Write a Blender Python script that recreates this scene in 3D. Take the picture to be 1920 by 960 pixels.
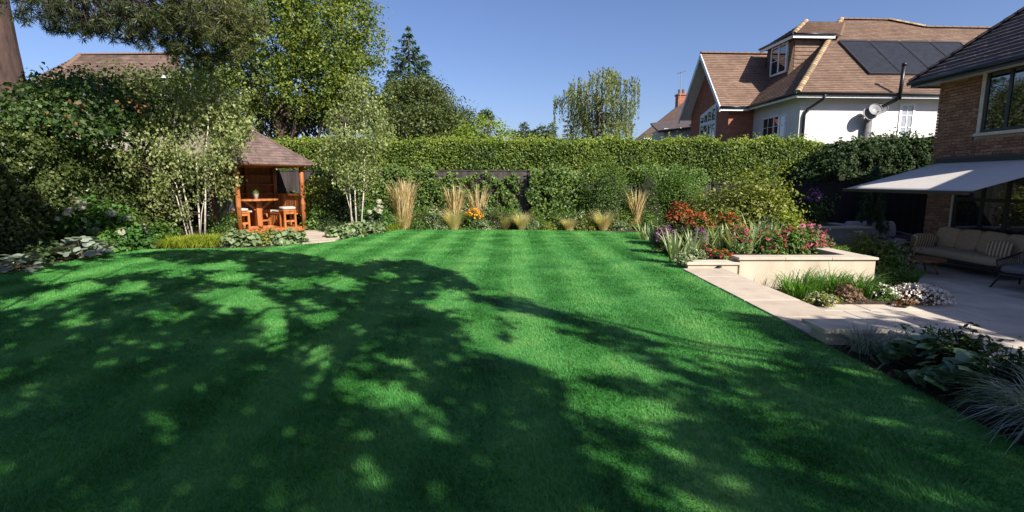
import bpy, math, random
import numpy as np
from mathutils import Vector, Matrix

for o in list(bpy.data.objects):
    bpy.data.objects.remove(o, do_unlink=True)
SC = bpy.context.scene
COL = SC.collection
PI = math.pi
random.seed(7)

# ------------------------------------------------------------------ camera, sky, sun
CAM_H = 1.6
PITCH = math.atan(140 / 950)
cam = bpy.data.cameras.new('camera')
cam.sensor_width = 36
cam.lens = 950 / 1920 * 36
cam.clip_start = 0.05
cam.clip_end = 5000
camo = bpy.data.objects.new('camera', cam)
COL.objects.link(camo)
camo.location = (0, 0, CAM_H)
camo.rotation_euler = (PI / 2 - PITCH, 0, 0)
SC.camera = camo

SUN_AZ = math.radians(40)      # the sun stands behind the camera, to its right
SUN_EL = math.radians(37)
SDIR = Vector((math.sin(SUN_AZ) * math.cos(SUN_EL), -math.cos(SUN_AZ) * math.cos(SUN_EL), math.sin(SUN_EL)))
world = bpy.data.worlds.new('World')
SC.world = world
world.use_nodes = True
wn = world.node_tree
bg = wn.nodes['Background']
sky = wn.nodes.new('ShaderNodeTexSky')
sky.sky_type = 'NISHITA'
sky.sun_disc = False
sky.sun_elevation = SUN_EL
sky.sun_rotation = PI - SUN_AZ
sky.altitude = 50
sky.air_density = 1.0
sky.dust_density = 1.0
sky.ozone_density = 6.0
tint_ = wn.nodes.new('ShaderNodeMix'); tint_.data_type = 'RGBA'; tint_.blend_type = 'MULTIPLY'; tint_.inputs['Factor'].default_value = 1
tint_.inputs['B'].default_value = (1.09, .97, 1.06, 1)
wn.links.new(sky.outputs[0], tint_.inputs['A']); wn.links.new(tint_.outputs['Result'], bg.inputs[0])
bg.inputs[1].default_value = 0.068
sl = bpy.data.lights.new('sun', 'SUN')
sl.energy = 5.0
sl.angle = math.radians(0.5)
sl.color = (1.0, 0.93, 0.82)
slo = bpy.data.objects.new('sun', sl)
COL.objects.link(slo)
slo.rotation_euler = SDIR.to_track_quat('Z', 'Y').to_euler()
SC.view_settings.view_transform = 'Standard'
SC.view_settings.look = 'None'
SC.view_settings.gamma = 1
SC.view_settings.exposure = 1.0
SC.render.engine = 'CYCLES'
SC.cycles.max_bounces = 6
SC.cycles.transparent_max_bounces = 8
SC.cycles.use_denoising = True

# ------------------------------------------------------------------ measuring helpers
_c, _s = math.cos(PITCH), math.sin(PITCH)
def ray(px, py):
    u = (px - 960) / 950; v = (480 - py) / 950
    return u, _c + v * _s, v * _c - _s
def G(px, py, z=0.0):
    x, y, zz = ray(px, py); t = (z - CAM_H) / zz
    return (x * t, y * t, z)
def P(px, py, d):
    x, y, zz = ray(px, py); t = d / y
    return (x * t, d, CAM_H + zz * t)

# ------------------------------------------------------------------ object helpers
def tag(o, label=None, cat=None, group=None, kind=None):
    if label: o['label'] = label
    if cat: o['category'] = cat
    if group: o['group'] = group
    if kind: o['kind'] = kind
    return o
def thing(name, label, cat, loc=(0, 0, 0), rz=0.0, group=None):
    o = bpy.data.objects.new(name, None)
    COL.objects.link(o)
    o.empty_display_size = 0.1
    o.location = loc; o.rotation_euler = (0, 0, rz)
    return tag(o, label, cat, group)
def link(name, me, parent=None, loc=None, rot=None, scale=None, label=None, kind=None):
    o = bpy.data.objects.new(name, me)
    COL.objects.link(o)
    if parent: o.parent = parent
    if loc is not None: o.location = loc
    if rot is not None: o.rotation_euler = rot
    if scale is not None: o.scale = scale if hasattr(scale, '__len__') else (scale,) * 3
    if label: o['label'] = label
    if kind: o['kind'] = kind
    return o
def bevel(o, w=0.008, seg=2):
    m = o.modifiers.new('bevel', 'BEVEL'); m.width = w; m.segments = seg; m.limit_method = 'ANGLE'
    return o

def np_mesh(name, V, F, mats, tint=None, smooth=False):
    V = np.asarray(V, dtype=np.float32).reshape(-1, 3); F = np.asarray(F, dtype=np.int32)
    me = bpy.data.meshes.new(name)
    me.vertices.add(len(V)); me.vertices.foreach_set('co', V.ravel())
    M, k = F.shape
    me.loops.add(M * k); me.loops.foreach_set('vertex_index', F.ravel())
    me.polygons.add(M); me.polygons.foreach_set('loop_start', np.arange(0, M * k, k, dtype=np.int32))
    if smooth: me.polygons.foreach_set('use_smooth', np.ones(M, dtype=bool))
    me.update(calc_edges=True)
    if tint is not None:
        a = me.attributes.new('tint', 'FLOAT', 'FACE'); a.data.foreach_set('value', np.asarray(tint, dtype=np.float32))
    for m in (mats if isinstance(mats, (list, tuple)) else [mats]): me.materials.append(m)
    return me

class MB:
    """collects faces, then becomes ONE mesh"""
    def __init__(s): s.v = []; s.f = []; s.t = []
    def add(s, vs, fs, t=0.5):
        n = len(s.v); s.v.extend([tuple(p) for p in vs]); s.f.extend([tuple(i + n for i in f) for f in fs]); s.t.extend([t] * len(fs))
    def box(s, x0, x1, y0, y1, z0, z1, t=0.5):
        s.add([(x0, y0, z0), (x1, y0, z0), (x1, y1, z0), (x0, y1, z0), (x0, y0, z1), (x1, y0, z1), (x1, y1, z1), (x0, y1, z1)],
              [(3, 2, 1, 0), (4, 5, 6, 7), (0, 1, 5, 4), (1, 2, 6, 5), (2, 3, 7, 6), (3, 0, 4, 7)], t)
    def bar(s, a, b, w, h=None, up=(0, 0, 1), t=0.5):
        a = Vector(a); b = Vector(b); h = h or w; d = (b - a).normalized(); u = Vector(up)
        if abs(d.dot(u)) > .98: u = Vector((0, 1, 0))
        x = d.cross(u).normalized() * w / 2; y = x.cross(d).normalized() * h / 2
        s.add([a - x - y, a + x - y, a + x + y, a - x + y, b - x - y, b + x - y, b + x + y, b - x + y],
              [(3, 2, 1, 0), (4, 5, 6, 7), (0, 1, 5, 4), (1, 2, 6, 5), (2, 3, 7, 6), (3, 0, 4, 7)], t)
    def tube(s, pts, rad, n=8, t=0.5, cap=True):
        pts = [Vector(p) for p in pts]; rs = rad if hasattr(rad, '__len__') else [rad] * len(pts)
        b = len(s.v); ref = None
        for i, p in enumerate(pts):
            d = (pts[min(i + 1, len(pts) - 1)] - pts[max(i - 1, 0)]).normalized()
            if ref is None: ref = Vector((1, 0, 0)) if abs(d.x) < .8 else Vector((0, 1, 0))
            x = (ref - d * ref.dot(d)).normalized(); ref = x; y = d.cross(x)
            for k in range(n):
                a = 2 * PI * k / n; q = p + (x * math.cos(a) + y * math.sin(a)) * rs[i]; s.v.append(tuple(q))
        for i in range(len(pts) - 1):
            for k in range(n):
                k2 = (k + 1) % n; s.f.append((b + i * n + k, b + i * n + k2, b + (i + 1) * n + k2, b + (i + 1) * n + k)); s.t.append(t)
        if cap:
            s.f.append(tuple(b + k for k in range(n))[::-1]); s.t.append(t)
            e = b + (len(pts) - 1) * n; s.f.append(tuple(e + k for k in range(n))); s.t.append(t)
    def lathe(s, prof, n=16, c=(0, 0, 0), t=0.5, cap=True):
        b = len(s.v)
        for r, z in prof:
            for k in range(n):
                a = 2 * PI * k / n; s.v.append((c[0] + r * math.cos(a), c[1] + r * math.sin(a), c[2] + z))
        for i in range(len(prof) - 1):
            for k in range(n):
                k2 = (k + 1) % n; s.f.append((b + i * n + k, b + i * n + k2, b + (i + 1) * n + k2, b + (i + 1) * n + k)); s.t.append(t)
        if not cap: return
        s.f.append(tuple(b + k for k in range(n))[::-1]); s.t.append(t)
        e = b + (len(prof) - 1) * n; s.f.append(tuple(e + k for k in range(n))); s.t.append(t)
    def prism(s, poly, z0, z1, t=0.5):
        n = len(poly)
        s.add([(x, y, z0) for x, y in poly] + [(x, y, z1) for x, y in poly],
              [tuple(range(n))[::-1], tuple(range(n, 2 * n))] + [(i, (i + 1) % n, n + (i + 1) % n, n + i) for i in range(n)], t)
    def slab(s, quad, th, t=0.5):
        """any flat polygon in space, thickened downwards along its normal"""
        q = [Vector(p) for p in quad]; n = (q[1] - q[0]).cross(q[2] - q[0]).normalized() * th; k = len(q)
        s.add([p - n for p in q] + q, [tuple(range(k))[::-1], tuple(range(k, 2 * k))] + [(i, (i + 1) % k, k + (i + 1) % k, k + i) for i in range(k)], t)
    def mesh(s, name, mat, smooth=False):
        me = bpy.data.meshes.new(name); me.from_pydata(s.v, [], s.f); me.update()
        a = me.attributes.new('tint', 'FLOAT', 'FACE'); a.data.foreach_set('value', np.array(s.t, dtype=np.float32))
        if smooth: me.polygons.foreach_set('use_smooth', np.ones(len(s.f), dtype=bool))
        me.materials.append(mat); return me
    def build(s, name, mat, parent=None, smooth=False, loc=None, rot=None, label=None, kind=None, bev=0):
        o = link(name, s.mesh(name, mat, smooth), parent, loc, rot, None, label, kind)
        if bev: bevel(o, bev)
        return o

# ------------------------------------------------------------------ materials
def new_mat(name):
    m = bpy.data.materials.new(name); m.use_nodes = True
    nt = m.node_tree; return m, nt, nt.nodes['Principled BSDF']
def N(nt, t, **kw):
    n = nt.nodes.new(t)
    for k, v in kw.items(): setattr(n, k, v)
    return n
def ramp(nt, fac, stops):
    r = N(nt, 'ShaderNodeValToRGB'); e = r.color_ramp.elements
    while len(e) < len(stops): e.new(0.5)
    for i, (p, c) in enumerate(stops): e[i].position = p; e[i].color = (*c, 1)
    nt.links.new(fac, r.inputs[0]); return r.outputs[0]
def surf(name, c1, c2, scale=6.0, rough=.7, bump=.0, bscale=None, stretch=(1, 1, 1), spec=.3, metal=0.0, rnd=0.0, tintvar=0.0, coord='Object', detail=6):
    """two-tone noisy surface, optional per-object (rnd) and per-face (tintvar) brightness spread"""
    m, nt, b = new_mat(name); L = nt.links
    tc = N(nt, 'ShaderNodeTexCoord'); mp = N(nt, 'ShaderNodeMapping'); mp.inputs['Scale'].default_value = stretch
    L.new(tc.outputs[coord], mp.inputs[0])
    vec = mp.outputs[0]
    oi = N(nt, 'ShaderNodeObjectInfo')
    if rnd:
        ad = N(nt, 'ShaderNodeVectorMath', operation='ADD'); cm = N(nt, 'ShaderNodeCombineXYZ'); mu = N(nt, 'ShaderNodeMath', operation='MULTIPLY'); mu.inputs[1].default_value = 37
        L.new(oi.outputs['Random'], mu.inputs[0])
        for i in range(3): L.new(mu.outputs[0], cm.inputs[i])
        L.new(vec, ad.inputs[0]); L.new(cm.outputs[0], ad.inputs[1]); vec = ad.outputs[0]
    no = N(nt, 'ShaderNodeTexNoise'); no.inputs['Scale'].default_value = scale; no.inputs['Detail'].default_value = detail
    L.new(vec, no.inputs[0])
    col = ramp(nt, no.outputs[0], [(.32, c1), (.68, c2)])
    if rnd or tintvar:
        hs = N(nt, 'ShaderNodeHueSaturation'); mr = N(nt, 'ShaderNodeMapRange')
        a = rnd or tintvar; mr.inputs[3].default_value = 1 - a; mr.inputs[4].default_value = 1 + a
        if rnd: L.new(oi.outputs['Random'], mr.inputs[0])
        else:
            at = N(nt, 'ShaderNodeAttribute', attribute_name='tint'); L.new(at.outputs['Fac'], mr.inputs[0])
        L.new(mr.outputs[0], hs.inputs['Value']); L.new(col, hs.inputs['Color']); col = hs.outputs[0]
    L.new(col, b.inputs['Base Color'])
    b.inputs['Roughness'].default_value = rough; b.inputs['Specular IOR Level'].default_value = spec; b.inputs['Metallic'].default_value = metal
    if bump:
        n2 = N(nt, 'ShaderNodeTexNoise'); n2.inputs['Scale'].default_value = bscale or scale * 4; n2.inputs['Detail'].default_value = 4
        L.new(vec, n2.inputs[0]); bp = N(nt, 'ShaderNodeBump'); bp.inputs['Strength'].default_value = bump; bp.inputs['Distance'].default_value = .02
        L.new(n2.outputs[0], bp.inputs['Height']); L.new(bp.outputs[0], b.inputs['Normal'])
    return m
def leafmat(name, dark, mid, light, transl=.25, rough=.5, spec=.35, per_object=False):
    m, nt, b = new_mat(name); L = nt.links
    if per_object: f = N(nt, 'ShaderNodeObjectInfo').outputs['Random']
    else: f = N(nt, 'ShaderNodeAttribute', attribute_name='tint').outputs['Fac']
    col = ramp(nt, f, [(0.0, dark), (.5, mid), (1.0, light)])
    L.new(col, b.inputs['Base Color']); b.inputs['Roughness'].default_value = rough; b.inputs['Specular IOR Level'].default_value = spec
    tr = N(nt, 'ShaderNodeBsdfTranslucent'); mx = N(nt, 'ShaderNodeMix', data_type='RGBA', blend_type='MULTIPLY')
    mx.inputs['Factor'].default_value = 1; L.new(col, mx.inputs['A']); mx.inputs['B'].default_value = (1.5, 1.6, .7, 1)
    L.new(mx.outputs['Result'], tr.inputs[0])
    ms = N(nt, 'ShaderNodeMixShader'); ms.inputs[0].default_value = transl
    L.new(b.outputs[0], ms.inputs[1]); L.new(tr.outputs[0], ms.inputs[2]); L.new(ms.outputs[0], nt.nodes['Material Output'].inputs[0])
    return m
def plain(name, c, rough=.5, spec=.4, metal=0.0):
    return surf(name, tuple(v * .88 for v in c), tuple(min(1, v * 1.12) for v in c), 9, rough, .1, None, (1, 1, 1), spec, metal)

def grass_material(name, blade):
    """lawn green with the sheen of mown stripes painted along Y, from the place's own coordinates"""
    m, nt, b = new_mat(name); L = nt.links
    geo = N(nt, 'ShaderNodeNewGeometry'); sp = N(nt, 'ShaderNodeSeparateXYZ'); L.new(geo.outputs['Position'], sp.inputs[0])
    no = N(nt, 'ShaderNodeTexNoise'); no.inputs['Scale'].default_value = .8; L.new(geo.outputs['Position'], no.inputs[0])
    wob = N(nt, 'ShaderNodeMath', operation='MULTIPLY_ADD'); L.new(no.outputs[0], wob.inputs[0]); wob.inputs[1].default_value = .25; L.new(sp.outputs['X'], wob.inputs[2])
    mu = N(nt, 'ShaderNodeMath', operation='MULTIPLY'); L.new(wob.outputs[0], mu.inputs[0]); mu.inputs[1].default_value = 2 * PI / .96
    si = N(nt, 'ShaderNodeMath', operation='SINE'); L.new(mu.outputs[0], si.inputs[0])
    sm = N(nt, 'ShaderNodeMapRange', interpolation_type='SMOOTHSTEP'); L.new(si.outputs[0], sm.inputs[0]); sm.inputs[1].default_value = -.5; sm.inputs[2].default_value = .5
    n2 = N(nt, 'ShaderNodeTexNoise'); n2.inputs['Scale'].default_value = 1.3; n2.inputs['Detail'].default_value = 9; L.new(geo.outputs['Position'], n2.inputs[0])
    n3 = N(nt, 'ShaderNodeTexNoise'); n3.inputs['Scale'].default_value = 38; n3.inputs['Detail'].default_value = 3; L.new(geo.outputs['Position'], n3.inputs[0])
    f = N(nt, 'ShaderNodeMath', operation='MULTIPLY_ADD'); L.new(sm.outputs[0], f.inputs[0]); f.inputs[1].default_value = .15; L.new(n2.outputs[0], f.inputs[2])  # light and dark of the leaning blades put into the base colour
    f2 = N(nt, 'ShaderNodeMath', operation='MULTIPLY_ADD'); L.new(n3.outputs[0], f2.inputs[0]); f2.inputs[1].default_value = .35; L.new(f.outputs[0], f2.inputs[2])
    fac = f2.outputs[0]
    if blade:
        at = N(nt, 'ShaderNodeAttribute', attribute_name='tint')
        f3 = N(nt, 'ShaderNodeMath', operation='MULTIPLY_ADD'); L.new(at.outputs['Fac'], f3.inputs[0]); f3.inputs[1].default_value = .35; L.new(fac, f3.inputs[2]); fac = f3.outputs[0]
    lo, hi = (.58, 1.20) if blade else (.47, .97)
    mr = N(nt, 'ShaderNodeMapRange'); L.new(fac, mr.inputs[0]); mr.inputs[1].default_value = lo; mr.inputs[2].default_value = hi
    k = 1.0 if blade else .75
    col = ramp(nt, mr.outputs[0], [(0.0, (.024 * k, .112 * k, .014 * k)), (.45, (.050 * k, .215 * k, .042 * k)), (.8, (.090 * k, .285 * k, .064 * k)), (1.0, (.13 * k, .31 * k, .075 * k))])
    L.new(col, b.inputs['Base Color']); b.inputs['Roughness'].default_value = .55; b.inputs['Specular IOR Level'].default_value = .22
    if blade:
        tr = N(nt, 'ShaderNodeBsdfTranslucent'); L.new(col, tr.inputs[0]); ms = N(nt, 'ShaderNodeMixShader'); ms.inputs[0].default_value = .25
        L.new(b.outputs[0], ms.inputs[1]); L.new(tr.outputs[0], ms.inputs[2]); L.new(ms.outputs[0], nt.nodes['Material Output'].inputs[0])
    return m

M = {}
M['lawn'] = grass_material('lawn_turf', False)
M['blade'] = grass_material('grass_blades', True)
M['soil'] = surf('soil', (.022, .015, .010), (.06, .042, .028), 9, .95, .8, 30)
M['ground'] = surf('ground_earth', (.03, .04, .02), (.06, .07, .03), .5, .95, .4, 8)
M['limestone'] = surf('sandstone_paving', (.36, .30, .24), (.46, .39, .315), 3.5, .75, .12, 25, rnd=.07)
M['patio'] = surf('patio_stone', (.40, .345, .285), (.56, .495, .42), 1.8, .7, .1, 25, rnd=.08)
M['joint'] = surf('paving_joint', (.20, .18, .15), (.27, .24, .2), 12, .9, .3)
M['render'] = surf('cream_render', (.40, .34, .26), (.55, .475, .375), 2.6, .85, .1, 60, (1, 1, .35), detail=9)
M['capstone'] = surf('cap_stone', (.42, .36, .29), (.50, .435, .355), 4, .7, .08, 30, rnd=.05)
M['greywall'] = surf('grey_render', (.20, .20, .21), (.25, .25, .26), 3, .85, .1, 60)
M['fence'] = surf('fence_wood', (.034, .027, .028), (.070, .057, .058), 14, .85, .4, 40, (1, 1, .06), rnd=.25)
M['blackfence'] = surf('black_fence_wood', (.010, .010, .011), (.020, .020, .022), 14, .8, .4, 40, (1, 1, .06), rnd=.2)
M['wire'] = plain('wire', (.25, .25, .26), .4, .5, .6)
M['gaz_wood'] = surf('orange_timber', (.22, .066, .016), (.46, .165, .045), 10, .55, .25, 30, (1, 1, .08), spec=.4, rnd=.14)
M['gaz_shaded'] = surf('shaded_timber', (.12, .038, .011), (.24, .085, .025), 10, .6, .25, 30, (1, 1, .08), rnd=.2)  # orange timber darkened, the shade inside the gazebo put into its colour
M['shingle'] = surf('felt_shingle', (.105, .072, .064), (.165, .118, .106), 5, .95, .5, 90, tintvar=.18)
M['reed'] = surf('grey_cladding', (.17, .155, .15), (.27, .25, .24), 12, .9, .4, 30, (1, 1, .1), rnd=.15)
M['cushion_cream'] = surf('cream_cloth', (.36, .33, .29), (.44, .41, .36), 20, .95, .2, 120)
M['cushion_taupe'] = surf('taupe_cloth', (.38, .285, .19), (.46, .35, .24), 20, .95, .25, 120)
M['cushion_grey'] = surf('grey_cloth', (.13, .125, .14), (.18, .175, .19), 20, .95, .25, 120)
M['cushion_pale'] = surf('pale_grey_cloth', (.30, .29, .28), (.36, .35, .33), 20, .95, .25, 120)
M['purple'] = surf('purple_cloth', (.09, .03, .22), (.14, .05, .30), 20, .95, .2, 120)
M['teak'] = surf('teak', (.20, .075, .028), (.32, .13, .05), 12, .5, .2, 40, (1, .12, 1), spec=.4)
M['darkmetal'] = plain('anthracite_metal', (.018, .02, .024), .4, .5)
M['cope_blue'] = plain('dark_gutter', (.016, .020, .032), .35, .5)
M['white'] = plain('white_paint', (.74, .74, .74), .5, .4)
M['whiterender'] = surf('white_render', (.60, .575, .56), (.68, .655, .64), 1.2, .9, .12, 90)
M['brick'] = surf('house_brick', (.185, .098, .060), (.325, .180, .112), 16, .9, .4, 60, rnd=.30)
M['mortar'] = surf('mortar', (.27, .235, .20), (.35, .31, .27), 20, .95, .3)
M['cream_frame'] = plain('cream_stone', (.50, .45, .37), .7, .3)
M['tile_red'] = surf('clay_tile', (.145, .092, .066), (.195, .128, .094), 1.2, .85, .25, 60, tintvar=.16)
M['tile_dark'] = surf('dark_roof_tile', (.055, .043, .045), (.10, .08, .08), 7, .8, .25, 60, tintvar=.25)
M['tile_single'] = surf('dark_roof_tile_single', (.055, .043, .045), (.10, .08, .08), 7, .8, .25, 60, rnd=.25)
M['tile_old'] = surf('old_clay_tile', (.12, .082, .066), (.19, .130, .105), 2, .9, .3, 60, tintvar=.25)
M['bonnet'] = surf('bonnet_tile', (.25, .175, .10), (.36, .265, .16), 9, .9, .2, rnd=.35)
M['solar'] = surf('solar_panel_glass', (.018, .018, .020), (.026, .026, .03), 5, .35, 0, spec=.3)
M['solarframe'] = plain('panel_frame', (.05, .05, .055), .4, .5, .4)
M['dish'] = plain('grey_dish', (.22, .22, .23), .45, .4)
M['pipe'] = plain('black_pipe', (.012, .012, .013), .4, .5)
M['greypipe'] = plain('grey_pipe', (.13, .13, .14), .5, .4)
M['bark'] = surf('brown_bark', (.055, .038, .026), (.15, .11, .08), 7, .95, 1.0, 16, (1, 1, .25))
M['pinebark'] = surf('pine_bark', (.030, .020, .018), (.085, .052, .045), 6, .95, 1.0, 12, (1, 1, .3))
M['birchbark'] = surf('birch_bark', (.44, .38, .32), (.64, .58, .51), 5, .8, .4, 14, (1, 1, 2.2))
M['twig'] = surf('twig_wood', (.05, .035, .022), (.11, .08, .05), 9, .9, .4)
M['inner'] = surf('dark_core', (.010, .013, .006), (.022, .026, .012), 12, .95, .6, 25)  # near-black solid filling, the shade inside foliage put into its colour
M['awning'] = surf('awning_cloth', (.47, .44, .41), (.53, .50, .47), 10, .9, .1, 150)
M['pot'] = plain('pale_pot', (.50, .50, .52), .5, .4)
M['plastic_black'] = plain('black_fitting', (.015, .015, .016), .4, .5)
def stripes_mat():
    m, nt, b = new_mat('striped_cloth'); L = nt.links
    tc = N(nt, 'ShaderNodeTexCoord'); w = N(nt, 'ShaderNodeTexWave'); w.inputs['Scale'].default_value = 5.2; w.bands_direction = 'X'
    L.new(tc.outputs['Object'], w.inputs[0]); L.new(ramp(nt, w.outputs['Fac'], [(.4, (.50, .42, .30)), (.55, (.20, .12, .06))]), b.inputs['Base Color']); b.inputs['Roughness'].default_value = .95
    return m
M['striped'] = stripes_mat()
def glass_mat():
    m, nt, b = new_mat('window_glass')
    b.inputs['Base Color'].default_value = (.010, .012, .014, 1); b.inputs['Roughness'].default_value = .02; b.inputs['Specular IOR Level'].default_value = 1.0; b.inputs['IOR'].default_value = 1.9
    return m
M['glass'] = glass_mat()
M['curtain_glass'] = plain('curtained_glass', (.30, .32, .36), .15, .6)
# foliage
L_ = leafmat
M['hedge'] = L_('beech_hedge_leaf', (.042, .084, .013), (.135, .20, .028), (.28, .33, .06), .38)
M['lefthedge'] = L_('laurel_leaf', (.032, .056, .014), (.090, .125, .034), (.215, .225, .075), .28, .4)
M['hazel'] = L_('hazel_leaf', (.016, .040, .012), (.042, .088, .020), (.115, .155, .040), .3)
M['copper'] = L_('russet_leaf', (.11, .05, .018), (.17, .075, .03), (.22, .11, .045), .25)
M['maple'] = L_('field_maple_leaf', (.045, .082, .012), (.112, .158, .022), (.225, .250, .04), .3)
M['darktree'] = L_('dark_tree_leaf', (.028, .048, .014), (.068, .095, .024), (.135, .155, .045), .28)
M['lime'] = L_('lime_leaf', (.10, .17, .015), (.18, .25, .02), (.27, .32, .04), .35)
M['willow'] = L_('willow_leaf', (.085, .115, .035), (.155, .185, .055), (.24, .26, .09), .35)
M['conifer'] = L_('conifer_needle', (.022, .050, .020), (.045, .085, .033), (.080, .125, .05), .1)
M['bluefir'] = L_('grey_conifer_needle', (.08, .10, .075), (.13, .15, .11), (.18, .20, .15), .1)
M['pine'] = L_('pine_needle', (.018, .030, .012), (.050, .066, .020), (.170, .170, .05), .15)
M['birch'] = L_('birch_leaf', (.10, .135, .040), (.20, .24, .085), (.36, .39, .17), .38)
M['far'] = L_('far_leaf', (.05, .08, .04), (.08, .12, .055), (.12, .16, .08), .2)
M['climber'] = L_('climber_leaf', (.028, .070, .014), (.085, .150, .028), (.190, .245, .05), .35)
M['yew'] = L_('fine_green_leaf', (.045, .095, .018), (.085, .160, .028), (.145, .225, .05), .35)
M['greenshrub'] = L_('green_shrub_leaf', (.035, .080, .016), (.085, .160, .032), (.165, .245, .06), .35)
M['golden'] = L_('golden_grass_leaf', (.16, .22, .02), (.26, .32, .03), (.36, .40, .05), .3)
M['yellowleaf'] = L_('yellow_green_leaf', (.075, .11, .015), (.155, .185, .03), (.28, .28, .06), .3)
M['straw'] = L_('straw_stem', (.30, .21, .09), (.50, .38, .20), (.64, .53, .32), .25, .8)
M['blond'] = L_('blond_grass', (.40, .33, .15), (.58, .50, .27), (.72, .65, .40), .35, .8)
M['iris'] = L_('iris_leaf', (.18, .24, .12), (.28, .34, .17), (.40, .45, .25), .3, per_object=True)
M['strap'] = L_('strap_leaf', (.035, .11, .015), (.075, .19, .022), (.15, .28, .04), .3)
M['bluegrass'] = L_('grey_blue_blade', (.14, .18, .155), (.23, .275, .24), (.34, .39, .35), .2)
M['sage'] = L_('grey_green_leaf', (.09, .14, .06), (.16, .22, .10), (.25, .31, .15), .25)
M['bigleaf'] = L_('broad_green_leaf', (.07, .13, .07), (.11, .19, .095), (.16, .25, .125), .2, .35, .5, per_object=True)
M['hosta'] = L_('silver_leaf', (.13, .165, .125), (.19, .23, .175), (.28, .32, .26), .2, .6, .3, per_object=True)
M['hydleaf'] = L_('hydrangea_leaf', (.030, .085, .018), (.060, .150, .028), (.11, .22, .045), .3)
M['cream_flower'] = L_('cream_petal', (.27, .27, .19), (.38, .38, .28), (.50, .49, .39), .3, .8)
M['orange_flower'] = L_('orange_petal', (.50, .19, .02), (.70, .30, .015), (.80, .40, .03), .2, .7)
M['rust_flower'] = L_('rust_petal', (.15, .035, .010), (.27, .065, .014), (.40, .12, .025), .2, .7)
M['pink_flower'] = L_('pink_petal', (.30, .05, .10), (.42, .10, .17), (.52, .20, .26), .25, .7, per_object=True)
M['pinkmix'] = L_('crimson_petal', (.24, .028, .05), (.36, .055, .085), (.48, .11, .15), .25, .7)
M['red_flower'] = L_('red_petal', (.42, .03, .02), (.55, .06, .035), (.65, .12, .07), .2, .7)
M['purple_flower'] = L_('purple_petal', (.12, .03, .13), (.22, .07, .22), (.33, .14, .32), .25, .7)
M['white_flower'] = L_('white_petal', (.60, .56, .58), (.76, .70, .73), (.85, .83, .82), .2, .8)
M['bronze'] = L_('bronze_leaf', (.12, .075, .05), (.20, .13, .09), (.29, .20, .14), .2, .8)
M['darkleaf'] = L_('dark_glossy_leaf', (.018, .038, .014), (.036, .066, .022), (.070, .105, .034), .18, .6, .2)
M['shade'] = L_('broad_tree_leaf', (.03, .06, .015), (.05, .10, .02), (.09, .15, .03), .3)

# ------------------------------------------------------------------ foliage geometry
def rng(seed): return np.random.default_rng(seed)
def unit(a): return a / np.maximum(np.linalg.norm(a, axis=1, keepdims=True), 1e-9)
def leaves(Pt, Nr, size, r, aspect=.55, fold=.14, var=.6, T=None, curl=.12):
    """one folded leaf (4 vertices) per point"""
    n = len(Pt); s = (size * (1 + var * 1.5 * (r.random(n) - .5)))[:, None]
    Nr = unit(Nr)
    if T is None: T = np.cross(Nr, r.normal(size=(n, 3)))
    T = unit(T); B = unit(np.cross(Nr, T))
    V = np.stack([Pt - T * s * .5, Pt + B * s * aspect * .5 + Nr * s * fold, Pt + T * s * .5 - Nr * s * curl, Pt - B * s * aspect * .5 + Nr * s * fold], 1)
    F = np.arange(4 * n).reshape(n, 4)
    return V.reshape(-1, 3), F
def leaf_mesh(name, Pt, Nr, size, mat, r, tint=None, **kw):
    V, F = leaves(Pt, Nr, size, r, **kw)
    if tint is None: tint = np.clip(r.normal(.5, .24, len(Pt)), 0, 1)
    return np_mesh(name, V, F, mat, tint)
def lump(Pt, k, seed):
    """cheap smooth 3-D noise in [-1, 1]"""
    r = rng(seed); a = np.zeros(len(Pt))
    for i in range(5):
        d = r.normal(size=3) * k * (1 + .6 * i); a += np.sin(Pt @ d + r.random() * 6.28) / (1 + .5 * i)
    return a / 3.0
def blades(n, base_r, length, width, r, lean=.35, bend=.6, seg=4, center=(0, 0, 0), lvar=.4, upright=0.0, head=0.0):
    """arching grass blades from a tuft"""
    a = r.random(n) * 2 * PI; rad = base_r * np.sqrt(r.random(n))
    bx = np.cos(a) * rad; by = np.sin(a) * rad
    da = a + r.normal(0, .6, n); L = length * (1 - lvar * r.random(n)); ln = lean * (r.random(n) * .9 + .1) * (1 - upright); bd = bend * (.4 + .6 * r.random(n))
    t = np.linspace(0, 1, seg)
    out = []
    for i, tt in enumerate(t):
        ang = ln + bd * tt * tt
        h = L * (tt * np.cos(ang)); o = L * (tt * np.sin(ang))
        w = width * (1 - tt ** 1.5) * .5 + width * .04 + (width * head * (tt > .6) * (tt < .98) if head else 0)
        cx = bx + np.cos(da) * o; cy = by + np.sin(da) * o
        wx = -np.sin(da) * w; wy = np.cos(da) * w
        out.append(np.stack([np.stack([cx - wx, cy - wy, h], 1), np.stack([cx + wx, cy + wy, h], 1)], 1))
    V = np.stack(out, 1) + np.array(center)           # n, seg, 2, 3
    F = []
    idx = np.arange(n) * seg * 2
    for i in range(seg - 1):
        F.append(np.stack([idx + 2 * i, idx + 2 * i + 1, idx + 2 * i + 3, idx + 2 * i + 2], 1))
    F = np.stack(F, 1).reshape(-1, 4)
    tint = np.repeat(np.clip(r.normal(.5, .25, n), 0, 1), seg - 1)
    return V.reshape(-1, 3), F, tint
def dome(n, R, H, r, shell=.55):
    d = unit(r.normal(size=(n, 3))); d[:, 2] = np.abs(d[:, 2]); rad = (shell + (1 - shell) * r.random(n))[:, None]
    return d * rad * np.array([R, R, H]), d

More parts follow.
